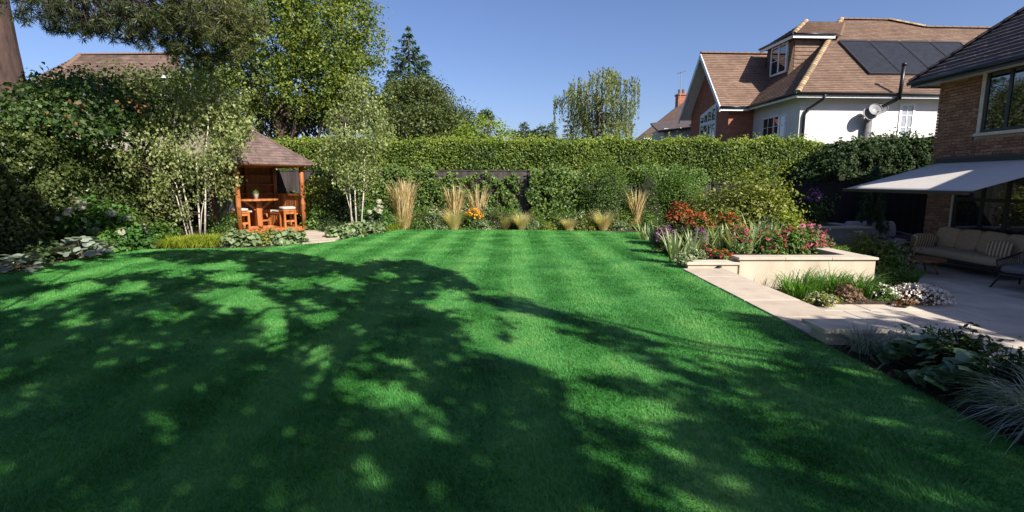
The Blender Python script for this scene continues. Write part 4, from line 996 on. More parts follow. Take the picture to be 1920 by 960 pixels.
pad('back_cushion', (.60, .20, .46), (0, .30, .62), (-.25, 0, 0), M['cushion_grey'], parent=ac, e=.4)
pad('side_cushion', (.45, .17, .40), (.20, .05, .62), (-.1, .1, 1.1), M['cushion_grey'], parent=ac, e=.4)
def round_table(name, label, loc, rad, h, top, n=3):
    t = thing(name, label, 'table', loc); b = MB(); b.lathe([(rad - .01, h - top), (rad, h - top + .008), (rad, h - .006), (rad - .008, h)], 32); b.build('table_top', M['teak'], t)
    for k in range(n):
        a = 2 * PI * k / n + .5; b = MB(); b.tube([(rad * .55 * math.cos(a), rad * .55 * math.sin(a), h - top), (rad * .80 * math.cos(a), rad * .80 * math.sin(a), 0)], [.026, .016], 8); b.build('leg', M['teak'], t, True)
round_table('coffee_table', 'low round teak coffee table in front of the taupe sofa', (9.08, 11.2, PZ), .50, .33, .035, 4)
round_table('side_table', 'small round teak side table at the far end of the sofa', (10.55, 13.05, PZ), .24, .46, .03, 3)
s2 = thing('sofa', 'pale grey garden sofa with back cushions by the black fence', 'sofa', (10.35, 14.35, PZ), 0)
b = MB(); b.box(-.72, .72, -.36, .36, .20, .27); b.build('frame', M['darkmetal'], s2)
for sx in (-.65, .65):
    for sy in (-.3, .3):
        b = MB(); b.box(sx - .02, sx + .02, sy - .02, sy + .02, 0, .2); b.build('leg', M['darkmetal'], s2)
b = MB(); b.bar((.76, .36, .2), (.76, .40, .82), .03); b.bar((.76, -.34, .2), (.76, -.34, .55), .03); b.bar((.76, -.34, .55), (.76, .36, .60), .03); b.build('arm_frame', M['greypipe'], s2)
pad('seat_cushion', (1.44, .72, .16), (0, -.02, .35), (0, 0, 0), M['cushion_pale'], parent=s2, e=.25)
for xx in (-.48, 0, .48): pad('back_cushion', (.48, .20, .50), (xx, .27, .64), (-.2, 0, 0), M['cushion_pale'], parent=s2, e=.4)
pad('purple_blanket', (.80, .5, .10), (10.25, 14.20, PZ + .47), (0, 0, .05), M['purple'], 'folded purple blanket lying on the pale grey sofa', 'blanket', e=.25)

# ================================================================== HEDGES AND CLIMBERS
def hedge(name, label, x0, x1, y0, y1, z0, z1, n, leaf, mat, seed, rz=0, loc=(0, 0, 0), rough=.14, faces='front top', shoots=.0, ztop=None, cat='hedge', aspect=.6, endlow=None):
    """clipped hedge: a shell of leaves on its seen faces round a solid core painted shade-dark; local front is -y"""
    t = thing(name, label, cat, loc, rz); r = rng(seed); W, D, H = x1 - x0, y1 - y0, z1 - z0
    areas = {'front': W * H, 'top': W * D, 'left': D * H, 'right': D * H, 'back': W * H}; fs = faces.split(); tot = sum(areas[f] for f in fs); Ps = []; Ns = []
    for f in fs:
        m = int(n * areas[f] / tot); a = r.random(m); b_ = r.random(m); dep = np.abs(r.normal(0, .10, m)) - .05
        if f == 'front': p_ = np.stack([x0 + a * W, y0 + dep, z0 + b_ * H], 1); nn = np.array([0, -1, .35])
        elif f == 'back': p_ = np.stack([x0 + a * W, y1 - dep, z0 + b_ * H], 1); nn = np.array([0, 1, .35])
        elif f == 'top': p_ = np.stack([x0 + a * W, y0 + b_ * D, z1 - dep * .8], 1); nn = np.array([0, -.2, 1])
        elif f == 'left': p_ = np.stack([x0 + dep, y0 + a * D, z0 + b_ * H], 1); nn = np.array([-1, 0, .3])
        else: p_ = np.stack([x1 - dep, y0 + a * D, z0 + b_ * H], 1); nn = np.array([1, 0, .3])
        q = lump(p_, 1.5, seed + 3) * .75 + lump(p_, 4.5, seed + 4) * .5
        p_ = p_ + unit(nn[None, :]) * (q * rough)[:, None]
        Ps.append(p_); Ns.append(np.repeat(nn[None, :], m, 0))
    Pt = np.concatenate(Ps); Nr = np.concatenate(Ns)
    if shoots:
        m = int(n * shoots); k = m // 9; sx = x0 + r.random(k) * W; sy = y0 + r.random(k) * D * .7; hh = np.abs(r.normal(0, .14, k)) + .05
        i = r.integers(0, k, m); f = r.random(m); sp = np.stack([sx[i] + r.normal(0, .03, m), sy[i] + r.normal(0, .03, m), z1 + f * hh[i]], 1)
        Pt = np.concatenate([Pt, sp]); Nr = np.concatenate([Nr, np.repeat([[0, -.5, .5]], m, 0)])
    if ztop is not None: Pt[:, 2] += np.interp(Pt[:, 0], *ztop) * np.clip((Pt[:, 2] - z0) / H, 0, 1)
    m = len(Pt); Nr = unit(Nr) * .9 + r.normal(size=(m, 3)) * .55
    tint = np.clip(.5 + .22 * r.normal(size=m) + .24 * lump(Pt, 2.2, seed + 9) + .14 * lump(Pt, .8, seed + 11) + (.16 * np.clip((Pt[:, 2] - z1 + .12) / .2, -1, 1) if shoots else 0), 0, 1)
    link('foliage', leaf_mesh('foliage', Pt, Nr, leaf, mat, r, tint, aspect=aspect), t)
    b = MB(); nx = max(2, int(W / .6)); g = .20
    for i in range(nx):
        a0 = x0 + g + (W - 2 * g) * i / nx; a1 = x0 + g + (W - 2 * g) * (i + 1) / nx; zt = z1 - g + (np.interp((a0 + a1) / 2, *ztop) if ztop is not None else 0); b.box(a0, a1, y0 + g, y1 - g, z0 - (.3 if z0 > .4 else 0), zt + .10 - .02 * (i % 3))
    b.build('dark_core', M['inner'], t); return t
hx0, hx1 = P(505, 262, 19.0)[0], P(1545, 262, 19.0)[0]; hz1 = P(940, 263, 19.0)[2]
hedge('clipped_hedge', 'long clipped green hedge rising above the boarded fence', hx0, hx1, 18.85, 20.2, .4, hz1 - .03, 88000, .075, M['hedge'], 51, shoots=.06, faces='front top right', rough=.15, ztop=(list(np.linspace(hx0, hx1, 60)), [(.10 if x > 1.5 else .03) * (math.sin(x * 2.1) * .6 + math.sin(x * 5.3 + 1) * .5 + math.sin(x * 11.0) * .3) for x in np.linspace(hx0, hx1, 60)]))
# tall hedge down the left side: front of local frame (-y) faces +x (the lawn)
hedge('laurel_hedge', 'tall dense hedge along the left side of the lawn, its near end in shade', -1.0, 13.5, 0, 1.6, 0, 2.55, 60000, .085, M['lefthedge'], 52, rz=PI / 2, loc=(-10.6, 4.6, 0), faces='front top', rough=.30, shoots=.05, ztop=([-1, 3, 7, 13.5], [0.1, .15, -.05, -.35]))
hedge('dark_laurel', 'dark broad hedge between the black fence and the white house', 9.6, 15.0, 16.3, 18.4, -.3, 2.9, 48000, .095, M['darkleaf'], 53, faces='front top left', rough=.34, shoots=.06, ztop=([9.6, 10.3, 11.1, 12.2, 15], [-1.3, -.8, -.15, .0, -.1]))

def wall_climber(name, label, px0, px1, pyt, pyb, n, leaf, mat, seed, dens=0.0, dy=.10, d=FY - .08, group=None, thick=.16, cat='climber', aspect=.6):
    """leaves trained flat over the fence with gaps where boards show"""
    c = P((px0 + px1) / 2, 400, d); t = thing(name, label, cat, (c[0], d, 0), 0, group); r = rng(seed)
    x0, x1 = P(px0, 400, d)[0] - c[0], P(px1, 400, d)[0] - c[0]; zt, zb = P(0, pyt, d)[2], P(0, pyb, d)[2]
    m = n * 3; Pt = np.stack([r.uniform(x0, x1, m), -np.abs(r.normal(0, thick, m)), r.uniform(zb, zt, m)], 1)
    s = Pt * np.array([1, .2, 1.0]); v = lump(s, 2.6, seed) + .6 * lump(s, 7, seed + 1)
    zl = zt - .20 + .30 * lump(Pt * np.array([1, 0, .25]), 2.4, seed + 7) + .12 * lump(Pt * np.array([1, 0, .3]), 8, seed + 8); sd = .35 * lump(Pt * np.array([.2, 0, 1]), 2.2, seed + 9)
    ed = np.minimum(np.minimum((Pt[:, 0] - x0 + sd - .1) / .25, (x1 - Pt[:, 0] + sd - .1) / .25), (zl - Pt[:, 2]) / .10); v += np.clip(ed, -1.5, 1) * .9 - .9
    Pt = Pt[v > dens][:n]; m = len(Pt); Nr = np.array([[.15, -1, .5]]) + r.normal(size=(m, 3)) * .55
    tint = np.clip(.5 + .22 * r.normal(size=m) + .2 * lump(Pt, 3, seed + 2), 0, 1)
    link('foliage', leaf_mesh('foliage', Pt, Nr, leaf, mat, r, tint, aspect=aspect), t)
    b = MB()
    for q in range(8):
        xa = x0 + (x1 - x0) * (.15 + .7 * r.random()); pth = limb_path((xa * .5 + (x0 + x1) / 4, -.03, max(zb, 0)), (xa, -.05, zt - .1 - .3 * r.random()), r, 6, .06); b.tube(pth, list(np.linspace(.018, .005, 6)), 5)
    b.build('stems', M['twig'], t); return t
wall_climber('climbing_plant', 'mid green climber spread over the fence left of the tall golden feather grass', 585, 830, 300, 425, 9500, .09, M['climber'], 61, -.6)
wall_climber('climbing_plant', 'thin trained climber with gaps showing the dark fence behind the paired feather grasses', 775, 990, 314, 420, 6000, .085, M['climber'], 62, -.30)
wall_climber('climbing_plant', 'thick green climber covering the fence behind the middle stipa clumps', 985, 1110, 308, 432, 7500, .095, M['climber'], 63, -.7, thick=.3)
wall_climber('climbing_plant', 'sparse climber on the fence with pinkish stems behind the slim feather grass', 1185, 1330, 300, 430, 6500, .08, M['yew'], 64, -.6, thick=.25)
wall_climber('climbing_plant', 'yellow green climber by the right corner post of the gazebo', 560, 640, 325, 425, 2600, .09, M['yellowleaf'], 65, -.35, d=17.9, thick=.25)
wall_climber('climbing_plant', 'dark climber with purple blooms at the end of the low fence', 1490, 1560, 345, 425, 2000, .08, M['climber'], 66, -.3, d=16.2, thick=.3)
wall_climber('climbing_plant', 'green leaves seen through the open window of the gazebo', 515, 565, 345, 400, 900, .09, M['climber'], 67, -.5, d=18.35)
# bushy upright shrub standing against the fence
shrub('upright_shrub', 'big rounded fine leaved green shrub standing against the fence right of the climbers', 'shrub', (P(1140, 400, 17.75)[0], 17.75, 0), .98, 2.35, 13000, .05, M['yew'], 71, core=.8, lumpy=.12, sy=.62)
shrub('upright_shrub', 'smaller fine leaved shrub between the big rounded shrub and the slim grass', 'shrub', (P(1215, 400, 17.9)[0], 17.9, 0), .6, 2.25, 5000, .05, M['yew'], 72, core=.78, sy=.6)
shrub('upright_shrub', 'feathery green shrub overhanging the low fence behind the rust flowers', 'shrub', (P(1275, 350, 17.8)[0], 17.8, .9), .85, 1.15, 4500, .055, M['yew'], 73, core=0, sy=.6)

# ================================================================== TREES
def at(px, d, z=-.5): return (P(px, 300, d)[0], d, z)
def lob(px, py, d, rx, rz, base, ry=None):
    p_ = P(px, py, d); return (p_[0] - base[0], p_[1] - base[1], p_[2] - base[2], rx, ry or rx, rz)
B = at(530, 25)
tree('maple_tree', 'big spreading yellow green tree above the gazebo with a pale trunk', B, (.1, 0, 5.2), .26,
     [lob(520, 60, 25, 2.4, 2.2, B), lob(620, 70, 25, 2.3, 2.3, B), lob(470, 150, 24.5, 1.8, 1.5, B), lob(600, 165, 24.6, 2.3, 1.6, B), lob(670, 60, 25.5, 1.2, 1.9, B), lob(560, -20, 25.5, 2.4, 1.8, B), lob(660, 195, 24.5, 1.6, 1.2, B), lob(480, 205, 24.6, 1.0, .8, B), lob(450, 30, 25.5, 1.6, 2.0, B), lob(640, 120, 24.4, 1.7, 1.5, B)],
     50000, .13, M['maple'], 81, n_limb=26, clump=.5, per=24, shell=.5, gap=.22)
B = at(575, 26)
tree('maple_tree', 'slimmer multi stemmed tree in the shade under the big yellow green tree', B, (.3, 0, 3.6), .12, [lob(590, 215, 26, 1.6, 1.0, B), lob(540, 215, 27, 1.2, 1.0, B)], 3500, .15, M['darktree'], 82, n_limb=10, multi=3)
B = at(440, 26.5)
tree('dark_evergreen', 'dark green tree behind the birch and gazebo roof', B, (0, 0, 3.5), .2, [lob(430, 190, 26.5, 1.9, 1.8, B), lob(400, 130, 27, 1.7, 1.5, B), lob(490, 220, 27, 1.5, 1.0, B)], 9000, .14, M['darktree'], 83, n_limb=8)
B = at(790, 27)
tree('dense_tree', 'dense dark rounded tree in front of the pointed conifer', B, (0, 0, 3.6), .22, [lob(780, 200, 27, 1.9, 1.5, B), lob(815, 207, 26.6, 1.3, 1.2, B), lob(740, 205, 26.8, 1.4, 1.2, B), lob(775, 175, 27.2, 1.3, .8, B), lob(780, 235, 26.2, 2.2, 1.0, B), lob(842, 225, 26.8, .7, .9, B)],
     20000, .12, M['darktree'], 84, n_limb=6, clump=.42, shell=.6)
def conifer(name, label, base, H, R, n_whorl, mat, seed, leafn=120, leaf=.22, droop=.25, base_h=.0, top=.3):
    t = thing(name, label, 'conifer', base, 0); r = rng(seed)
    b = MB(); b.tube([(0, 0, 0), (0, 0, H * .5), (.02, 0, H)], [R * .06 + .05, R * .04 + .03, .012], 8); b.build('trunk', M['bark'], t, True)
    Ps = []; Ns = []; Ts = []
    for i in range(n_whorl):
        f = i / (n_whorl - 1); z = H * (base_h + (1 - base_h) * f ** .92); L = R * (1 - f) ** .85 + .10; nb = 6 + int(5 * (1 - f)); bb = MB()
        for k in range(nb):
            a = 2 * PI * k / nb + r.random() * .9; l = L * (.7 + .45 * r.random()); m = max(10, int(leafn * l / R)); u = np.sqrt(r.random(m))
            e = np.stack([np.cos(a) * u * l, np.sin(a) * u * l, z - droop * u * l + .18 * l * u ** 3], 1)
            sd = r.normal(0, 1, m) * .16 * l * (1.05 - u) ; e[:, 0] += -np.sin(a) * sd; e[:, 1] += np.cos(a) * sd; e[:, 2] += -np.abs(r.normal(0, .06, m)) * (1 + l)
            Ps.append(e); Ns.append(np.repeat([[0, 0, 1.]], m, 0) + r.normal(size=(m, 3)) * .6); Ts.append(np.repeat([[np.cos(a), np.sin(a), -.3]], m, 0) + r.normal(size=(m, 3)) * .5)
            bb.tube([(0, 0, z), (np.cos(a) * l * .9, np.sin(a) * l * .9, z - droop * l * .8)], [.03 * (1 - f) + .008, .006], 4, cap=False)
        bb.build('branches', M['bark'], t)
    Pt = np.concatenate(Ps); link('crown', leaf_mesh('crown', Pt, np.concatenate(Ns), leaf, mat, r, aspect=.22, T=np.concatenate(Ts)), t); return t
B = at(772, 33); zt = P(772, 52, 33)[2] + .5
conifer('pointed_conifer', 'tall pointed conifer rising behind the dense dark tree', B, zt, 3.4, 19, M['conifer'], 85, 130, .34, base_h=.35)
B = at(905, 23.5)
B = at(905, 22.2); tree('lime_shrub', 'bright lime green rounded shrub peeping above the hedge', B, (0, 0, 2.6), .10, [lob(905, 246, 22.2, 1.05, .55, B), lob(880, 262, 22.2, .8, .5, B), lob(935, 262, 22.2, .8, .45, B), lob(900, 285, 22.2, 1.4, .6, B)], 6500, .095, M['lime'], 86, n_limb=8, clump=.28, shell=.55, cat='shrub')
B = at(872, 34)
tree('pale_tree', 'pale grey green tree beside the dense dark tree', B, (0, 0, 4.0), .12, [lob(868, 222, 34, .9, .7, B), lob(885, 232, 34, .7, .6, B), lob(868, 245, 34, 1.0, .6, B)], 2200, .13, M['far'], 87, n_limb=6)
B = at(910, 45)
tree('small_pine', 'small dark round topped tree far behind the lime green shrub', B, (0, 0, 6.0), .1, [lob(910, 214, 45, .55, .42, B), lob(902, 220, 45, .35, .25, B), lob(919, 219, 45, .35, .25, B)], 900, .17, M['conifer'], 88, n_limb=5, clump=.22)
for i, (px, py, rx, rz_, lab) in enumerate(((985, 247, .55, .75, 'far small tree left of the middle of the skyline'), (1015, 248, .8, .6, 'far bushy tree in the middle of the skyline'), (1032, 245, .6, .75, 'far upright tree just left of the grey conifer'), (966, 254, .5, .4, 'lowest far tree beside the lime shrub'), (1000, 253, .5, .35, 'far low bush between the two skyline trees'))):
    B = at(px, 50); tree('far_tree', lab, B, (0, 0, lob(px, py, 50, 1, 1, B)[2] - .2), .12, [lob(px, py, 50, rx, rz_, B), lob(px + 3, py + 9, 50, rx * 1.2, rz_ * .8, B)], 1300, .16, M['far'], 90 + i, group='far trees on the skyline', n_limb=4, clump=.25)
B = at(1063, 42)
conifer('grey_conifer', 'grey green conifer at the foot of the weeping willow', B, P(1063, 218, 42)[2] + .5, 1.1, 15, M['bluefir'], 96, 60, .24, .3, .3)
# weeping willow
def willow():
    d = 36.0; B = at(1125, d); t = thing('willow_tree', 'weeping birch like willow with long hanging strands against the sky', 'tree', B); r = rng(97)
    heads = [(1120, 152, 1.0), (1090, 150, .8), (1145, 142, .7), (1165, 165, .8), (1070, 178, .7), (1105, 175, 1.0), (1140, 180, 1.1), (1175, 195, .6), (1125, 210, 1.2), (1085, 205, .8), (1050, 180, .35), (1160, 215, .9), (1100, 235, 1.1), (1145, 240, 1.1)]
    hp = [np.array(P(px, py, d)) - np.array(B) for px, py, _ in heads]
    b = MB(); top = hp[0] - np.array([0, 0, .5]); b.tube(limb_path((0, 0, 0), top, r, 8, .02), list(np.linspace(.2, .06, 8)), 8); b.build('trunk', M['bark'], t, True)
    Ps = []; Ns = []; Ts = []
    for h, (px, py, R) in zip(hp, heads):
        hh = h + np.array([0, r.normal(0, 1.0), 0]); b = MB(); s0 = top * (.45 + .4 * r.random()); b.tube(limb_path(s0, hh, r, 6, .06), list(np.linspace(.06, .015, 6)), 5); b.build('limb', M['bark'], t, True)
        ns = int(36 * R + 10); a = r.random(ns) * 2 * PI; q = R * np.sqrt(r.random(ns)); L = (.7 + 1.5 * r.random(ns)) * (.8 + .35 * R)
        for k in range(ns):
            m = int(L[k] * 17); u = r.random(m); x = hh[0] + math.cos(a[k]) * q[k] + r.normal(0, .035, m); y = hh[1] + math.sin(a[k]) * q[k] + r.normal(0, .035, m); z = hh[2] + .30 * (1 - (q[k] / max(R, .1)) ** 2) + r.normal(0, .12) - u * L[k]
            Ps.append(np.stack([x, y, z], 1)); Ts.append(np.repeat([[0, 0, -1.]], m, 0) + r.normal(size=(m, 3)) * .4); Ns.append(r.normal(size=(m, 3)) + np.array([0, -.4, .2]))
    Pt = np.concatenate(Ps); link('crown', leaf_mesh('crown', Pt, np.concatenate(Ns), .16, M['willow'], r, aspect=.38, T=np.concatenate(Ts)), t)
willow()
# trees and tall shrubs over the left hedge
B = at(110, 14.0)
tree('hazel_tree', 'broad leaved shrubby tree with some russet leaves above the left hedge', B, (0, 0, 3.0), .10, [lob(60, 215, 12.6, 1.0, .6, B), lob(140, 205, 13.2, 1.1, .75, B), lob(30, 240, 12.4, .9, .5, B), lob(200, 235, 13.4, .8, .6, B), lob(110, 250, 12.6, 1.2, .5, B), lob(85, 175, 14.5, .9, .45, B), lob(170, 170, 14.5, .8, .5, B)],
     11000, .10, M['hazel'], 101, n_limb=14, clump=.36, per=18, multi=3, aspect=.72)
r_ = rng(102); cs_ = np.array([P(px, py, 12.0) for px, py in ((130, 245), (150, 190), (235, 200), (75, 215), (155, 150 + 70), (262, 195))]); i_ = r_.integers(0, len(cs_), 55)
hz = thing('russet_sprays', 'russet autumn sprays on the shrubby tree above the left hedge', 'foliage', tuple(cs_[0]))
link('leaves', leaf_mesh('leaves', cs_[i_] - cs_[0] + r_.normal(size=(55, 3)) * .10, r_.normal(size=(55, 3)) + np.array([0, -.6, .5]), .085, M['copper'], r_, aspect=.7), hz)
B = at(285, 16.5)
tree('dark_evergreen', 'dark shrubby tree in front of the clay tiled house on the left', B, (0, 0, 3.4), .16, [lob(285, 195, 16.5, 1.2, .7, B), lob(225, 210, 16, 1.0, .6, B), lob(345, 178, 17, 1.0, .9, B), lob(300, 215, 16, 1.3, .8, B), lob(350, 205, 16.5, 1.0, 1.0, B), lob(180, 210, 16.2, .9, .6, B), lob(215, 158, 17, 1.1, .5, B), lob(290, 150, 17, 1.0, .5, B), lob(130, 170, 16.5, .7, .4, B)],
     12500, .11, M['darktree'], 103, n_limb=14, clump=.34, shell=.3, gap=.35)
# the pine at the far left
def pine():
    d = 13.6; B = (P(48, 300, d)[0], d, -.3); t = thing('pine_tree', 'tall pine with thick bare trunk at the left edge and long needled boughs overhead', 'pine tree', B); r = rng(104)
    b = MB(); n = 14; zs = np.linspace(0, 11.5, n)
    b.tube([(0 - .052 * z + .02 * math.sin(z), 0, z) for z in zs], [.50 - .022 * z + .015 * math.sin(3 * z) for z in zs], 16)
    b.v = [(x * (1 + .05 * math.sin(9 * math.atan2(y, x + .05 * z) + z)), y, z) for x, y, z in b.v]; b.build('trunk', M['pinebark'], t, True)
    # boughs end at clusters in front of and above the lawn's left side
    Ps = []; Ns = []; Ts = []
    def tuft(c, m, L):
        dd = unit(r.normal(size=(m, 3)) + np.array([.1, -.1, -.25])); Ps.append(c + dd * L * .5); Ts.append(dd); Ns.append(r.normal(size=(m, 3)))
    boughs = [((60, 10), 11.5, 1.0, 46), ((110, 25), 12, 1.1, 56), ((150, 15), 12, 1.0, 50), ((200, 35), 12, 1.1, 62), ((240, 50), 12.5, .8, 36), ((290, 50), 12.5, 1.0, 66), ((340, 40), 12.5, 1.2, 90), ((335, 80), 12.5, .75, 44), ((400, 40), 13, 1.1, 90), ((440, 30), 13, .9, 70), ((420, 85), 13, .8, 50), ((260, 10), 12.5, 1.2, 70), ((370, 0), 13, 1.2, 80), ((380, 105), 13, .6, 30), ((175, 45), 12, .5, 16), ((120, 55), 12, .4, 12)]
    for (px, py), dd, R, nt_ in boughs:
        e = np.array(P(px, py, dd)) - np.array(B); b = MB(); z0 = e[2] + 2.2 + 1.8 * r.random(); s0 = np.array([-.052 * z0, 0, z0]); mid = (s0 + e) / 2 + np.array([0, 0, .9])
        pth = [s0, s0 * .6 + mid * .4 + np.array([0, 0, .12]), mid, mid * .5 + e * .5 + np.array([0, 0, .1]), e + np.array([.1, 0, .05])]
        b.tube(pth, [.07, .055, .04, .022, .01], 6)
        for k in range(nt_):
            q = e + np.clip(r.normal(size=3), -1.35, 1.35) * np.array([.50, .55, .26]) * R; tuft(q, 40 if px < 260 else 50, .15)
            if k % 3 == 0 or px < 260: b.tube([pth[3] if k % 2 else mid * .3 + e * .7, (np.array(pth[3]) + q) / 2 + np.array([0, 0, .05]), q], [.016, .01, .005], 4, cap=False)
        b.build('bough', M['pinebark'], t, True)
    Pt = np.concatenate(Ps); n = len(Pt); Tt = np.concatenate(Ts); tint = np.clip(r.normal(.42, .22, n) + .25 * np.clip((Pt[:, 0] + B[0] + 7.6) / 1.4, -1, 1), 0, 1)  # right-hand needles tinted lighter, their sunlight put into the colour
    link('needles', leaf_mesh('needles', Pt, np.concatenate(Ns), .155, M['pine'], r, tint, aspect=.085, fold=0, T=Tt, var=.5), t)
pine()

# birches: several white stems, thin twigs, loose small leaves
def birch(name, label, d, stems, crown, n, seed):
    b0 = G(stems[0][0][0], stems[0][0][1], 0); b0 = (P(stems[0][0][0], stems[0][0][1], d)[0], d, 0); t = thing(name, label, 'birch', b0); r = rng(seed)
    cl = []
    for px, py, R, w in crown:
        p_ = np.array(P(px, py, d)) - np.array(b0); m = int(w * 26)
        dd = unit(r.normal(size=(m, 3))) * (r.random(m) ** .5)[:, None]; cl.append(p_ + dd * R * np.array([1.12, .9, 1.12]) + np.array([0, r.normal(0, .2), 0]))
    cl = np.concatenate(cl); st = []
    for k, pts in enumerate(stems):
        path = [np.array(P(px, py, d + .12 * math.sin(k * 2 + i * .7))) - np.array(b0) for i, (px, py) in enumerate(pts)]; path[0][2] = -.05
        b = MB(); nn = len(path); b.tube(path, list(np.linspace((.028 if k < 3 else .014), .006, nn)), 8); b.build('stem', M['birchbark'], t, True); st.append(path)
    b = MB(); allp = np.array([q for p_ in st for q in p_[1:]])
    for c in cl[r.permutation(len(cl))[:130]]:
        s0 = allp[np.argmin(((allp - c) ** 2).sum(1) + 2.0 * np.maximum(0, allp[:, 2] - c[2] + .1))]; b.tube(limb_path(s0, c, r, 4, .05), [.010, .007, .005, .003], 4, cap=False)
    b.build('twigs', M['twig'], t)
    i = r.integers(0, len(cl), n); Pt = cl[i] + r.normal(size=(n, 3)) * np.array([.10, .10, .13]); Nr = r.normal(size=(n, 3)) + np.array([.1, -.5, .3]); Tt = r.normal(size=(n, 3)) * .7 + np.array([0, 0, -1.])
    link('crown', leaf_mesh('crown', Pt, Nr, .074, M['birch'], r, np.clip(r.normal(.5, .25, n) + .2 * r.normal(size=len(cl))[i], 0, 1), aspect=.72, T=Tt), t)
birch('silver_birch', 'multi stemmed white barked birch left of the gazebo', 14.0,
      [[(375, 440), (372, 380), (368, 300), (362, 220), (358, 150)], [(362, 440), (350, 380), (335, 310), (325, 240), (335, 180)], [(383, 440), (385, 370), (385, 290), (392, 220), (400, 150)], [(350, 405), (330, 365), (303, 328)], [(352, 370), (330, 345), (312, 320)], [(372, 420), (378, 400), (388, 345), (402, 310)]],
      [(365, 160, .55, 1.2), (340, 200, .55, 1.3), (395, 190, .55, 1.3), (320, 250, .6, 1.4), (375, 240, .6, 1.4), (425, 235, .5, 1.2), (300, 300, .5, 1.1), (345, 300, .55, 1.0), (400, 300, .55, 1.3), (440, 275, .45, 1.0), (455, 240, .35, .6), (285, 250, .4, .7), (420, 345, .35, .7), (310, 350, .4, .8), (370, 350, .45, .5), (430, 205, .4, .8), (380, 130, .35, .6), (290, 345, .35, .5), (300, 395, .35, .35), (345, 395, .3, .25), (265, 300, .35, .5), (430, 300, .4, .6), (450, 190, .3, .4)], 9800, 111)
birch('silver_birch', 'slender multi stemmed birch in the border right of the gazebo path', 15.8,
      [[(668, 418), (665, 350), (668, 280), (672, 200)], [(660, 418), (655, 350), (650, 290), (648, 230)], [(675, 418), (682, 360), (684, 290), (682, 215)], [(690, 400), (683, 418)], [(667, 410), (652, 375), (646, 350)]],
      [(670, 190, .5, 1.2), (645, 225, .5, 1.2), (695, 225, .5, 1.2), (660, 265, .5, 1.2), (705, 270, .45, .9), (635, 275, .4, .8), (680, 310, .5, 1.0), (650, 330, .45, .7), (700, 330, .4, .6), (625, 240, .3, .4), (675, 165, .3, .5), (725, 240, .3, .35), (615, 300, .3, .4)], 6000, 112)

# ================================================================== BORDER PLANTS
def tuft(name, label, cat, loc, n, base_r, length, width, mat, seed, group=None, **kw):
    t = thing(name, label, cat, loc, 0, group); V, F, ti = blades(n, base_r, length, width, rng(seed), **kw)
    link('blades', np_mesh('blades', V, F, mat, ti), t); return t
FG = 'tall golden feather grasses along the fence'
def feather(px, d, H, R, n, seed, label):
    c = P(px, 430, d); t = thing('feather_grass', label, 'ornamental grass', (c[0], d, -.02), 0, FG); r = rng(seed)
    V, F, ti = blades(int(n * 1.25), R * .8, H * 1.05, .006, r, lean=.12, bend=.30, lvar=.6, head=1.9, seg=6); link('stems', np_mesh('stems', V, F, M['straw'], ti), t)
    V, F, ti = blades(n, R * .7, H * .5, .012, r, lean=.4, bend=.9); link('blades', np_mesh('blades', V, F, M['blond'], ti), t)
feather(757, 17.3, 1.80, .27, 270, 121, 'widest tall golden feather grass clump, left in the back border')
feather(855, 17.6, 1.60, .22, 95, 122, 'loose feather grass clump behind the large blond stipa')
feather(897, 17.7, 1.62, .24, 105, 123, 'loose feather grass clump behind the orange daisies')
feather(1192, 17.2, 1.42, .14, 130, 124, 'slim upright feather grass near the right end of the back border')
SG = 'blond stipa clumps along the lawn end'
for i, (px, d, h, lab) in enumerate(((851, 17.05, .66, 'largest blond stipa tuft, left of the orange daisies'), (979, 17.05, .52, 'greenish blond stipa tuft at the middle of the lawn end'), (948, 17.4, .46, 'faded stipa tuft half hidden left of the middle one'), (1066, 16.95, .36, 'smallest blond stipa tuft in front of the climber'), (1131, 16.95, .60, 'rounded blond stipa tuft in front of the big rounded shrub'))):
    c = P(px, 430, d); tuft('stipa_tuft', lab, 'ornamental grass', (c[0], d, -.02), 950, .13, h * 1.45, .007, M['blond'], 130 + i, SG, lean=.50, bend=.6, lvar=.45)
def perennial(px, d, R, H, leaf, mat, label, seed, name='border_perennial', n=900, **kw):
    c = P(px, 430, d); kw.setdefault('core', .6); return shrub(name, label, 'plant', (c[0], d, kw.pop('z', -.03)), R, H, n, leaf, mat, seed, **kw)
for i_, (px_, d_, R_, H_, mt, lab) in enumerate(((1055, 17.5, .5, .85, 'greenshrub', 'rounded green shrub against the fence behind the smallest stipa'), (1085, 17.3, .35, .6, 'sage', 'pale green perennial behind the two right stipas'), (1175, 17.3, .4, .75, 'climber', 'leafy green perennial left of the slim feather grass'), (1212, 17.2, .35, .55, 'greenshrub', 'green perennial right of the slim feather grass'), (870, 17.5, .4, .75, 'climber', 'leafy perennial between the two loose feather grasses'), (960, 17.6, .45, .85, 'greenshrub', 'green bush against the fence behind the faded stipa'), (795, 17.6, .45, .8, 'climber', 'leafy bush against the fence right of the widest feather grass'), (1150, 17.3, .4, .5, 'yellowleaf', 'yellow green perennial in front of the big rounded shrub'), (725, 17.3, .5, .75, 'sage', 'grey green perennial left of the widest feather grass'), (1025, 17.0, .3, .3, 'yellowleaf', 'low yellow green cushion between the middle and smallest stipa'), (1000, 17.0, .28, .3, 'sage', 'low grey cushion just right of the middle stipa'), (915, 17.5, .3, .9, 'sage', 'tall silvery perennial right of the orange daisies'))):
    perennial(px_, d_, R_, H_, .065, M[mt], lab, 600 + i_, n=1100, flower=(M['cream_flower'], 14, .045, .6) if i_ % 3 == 1 else None)
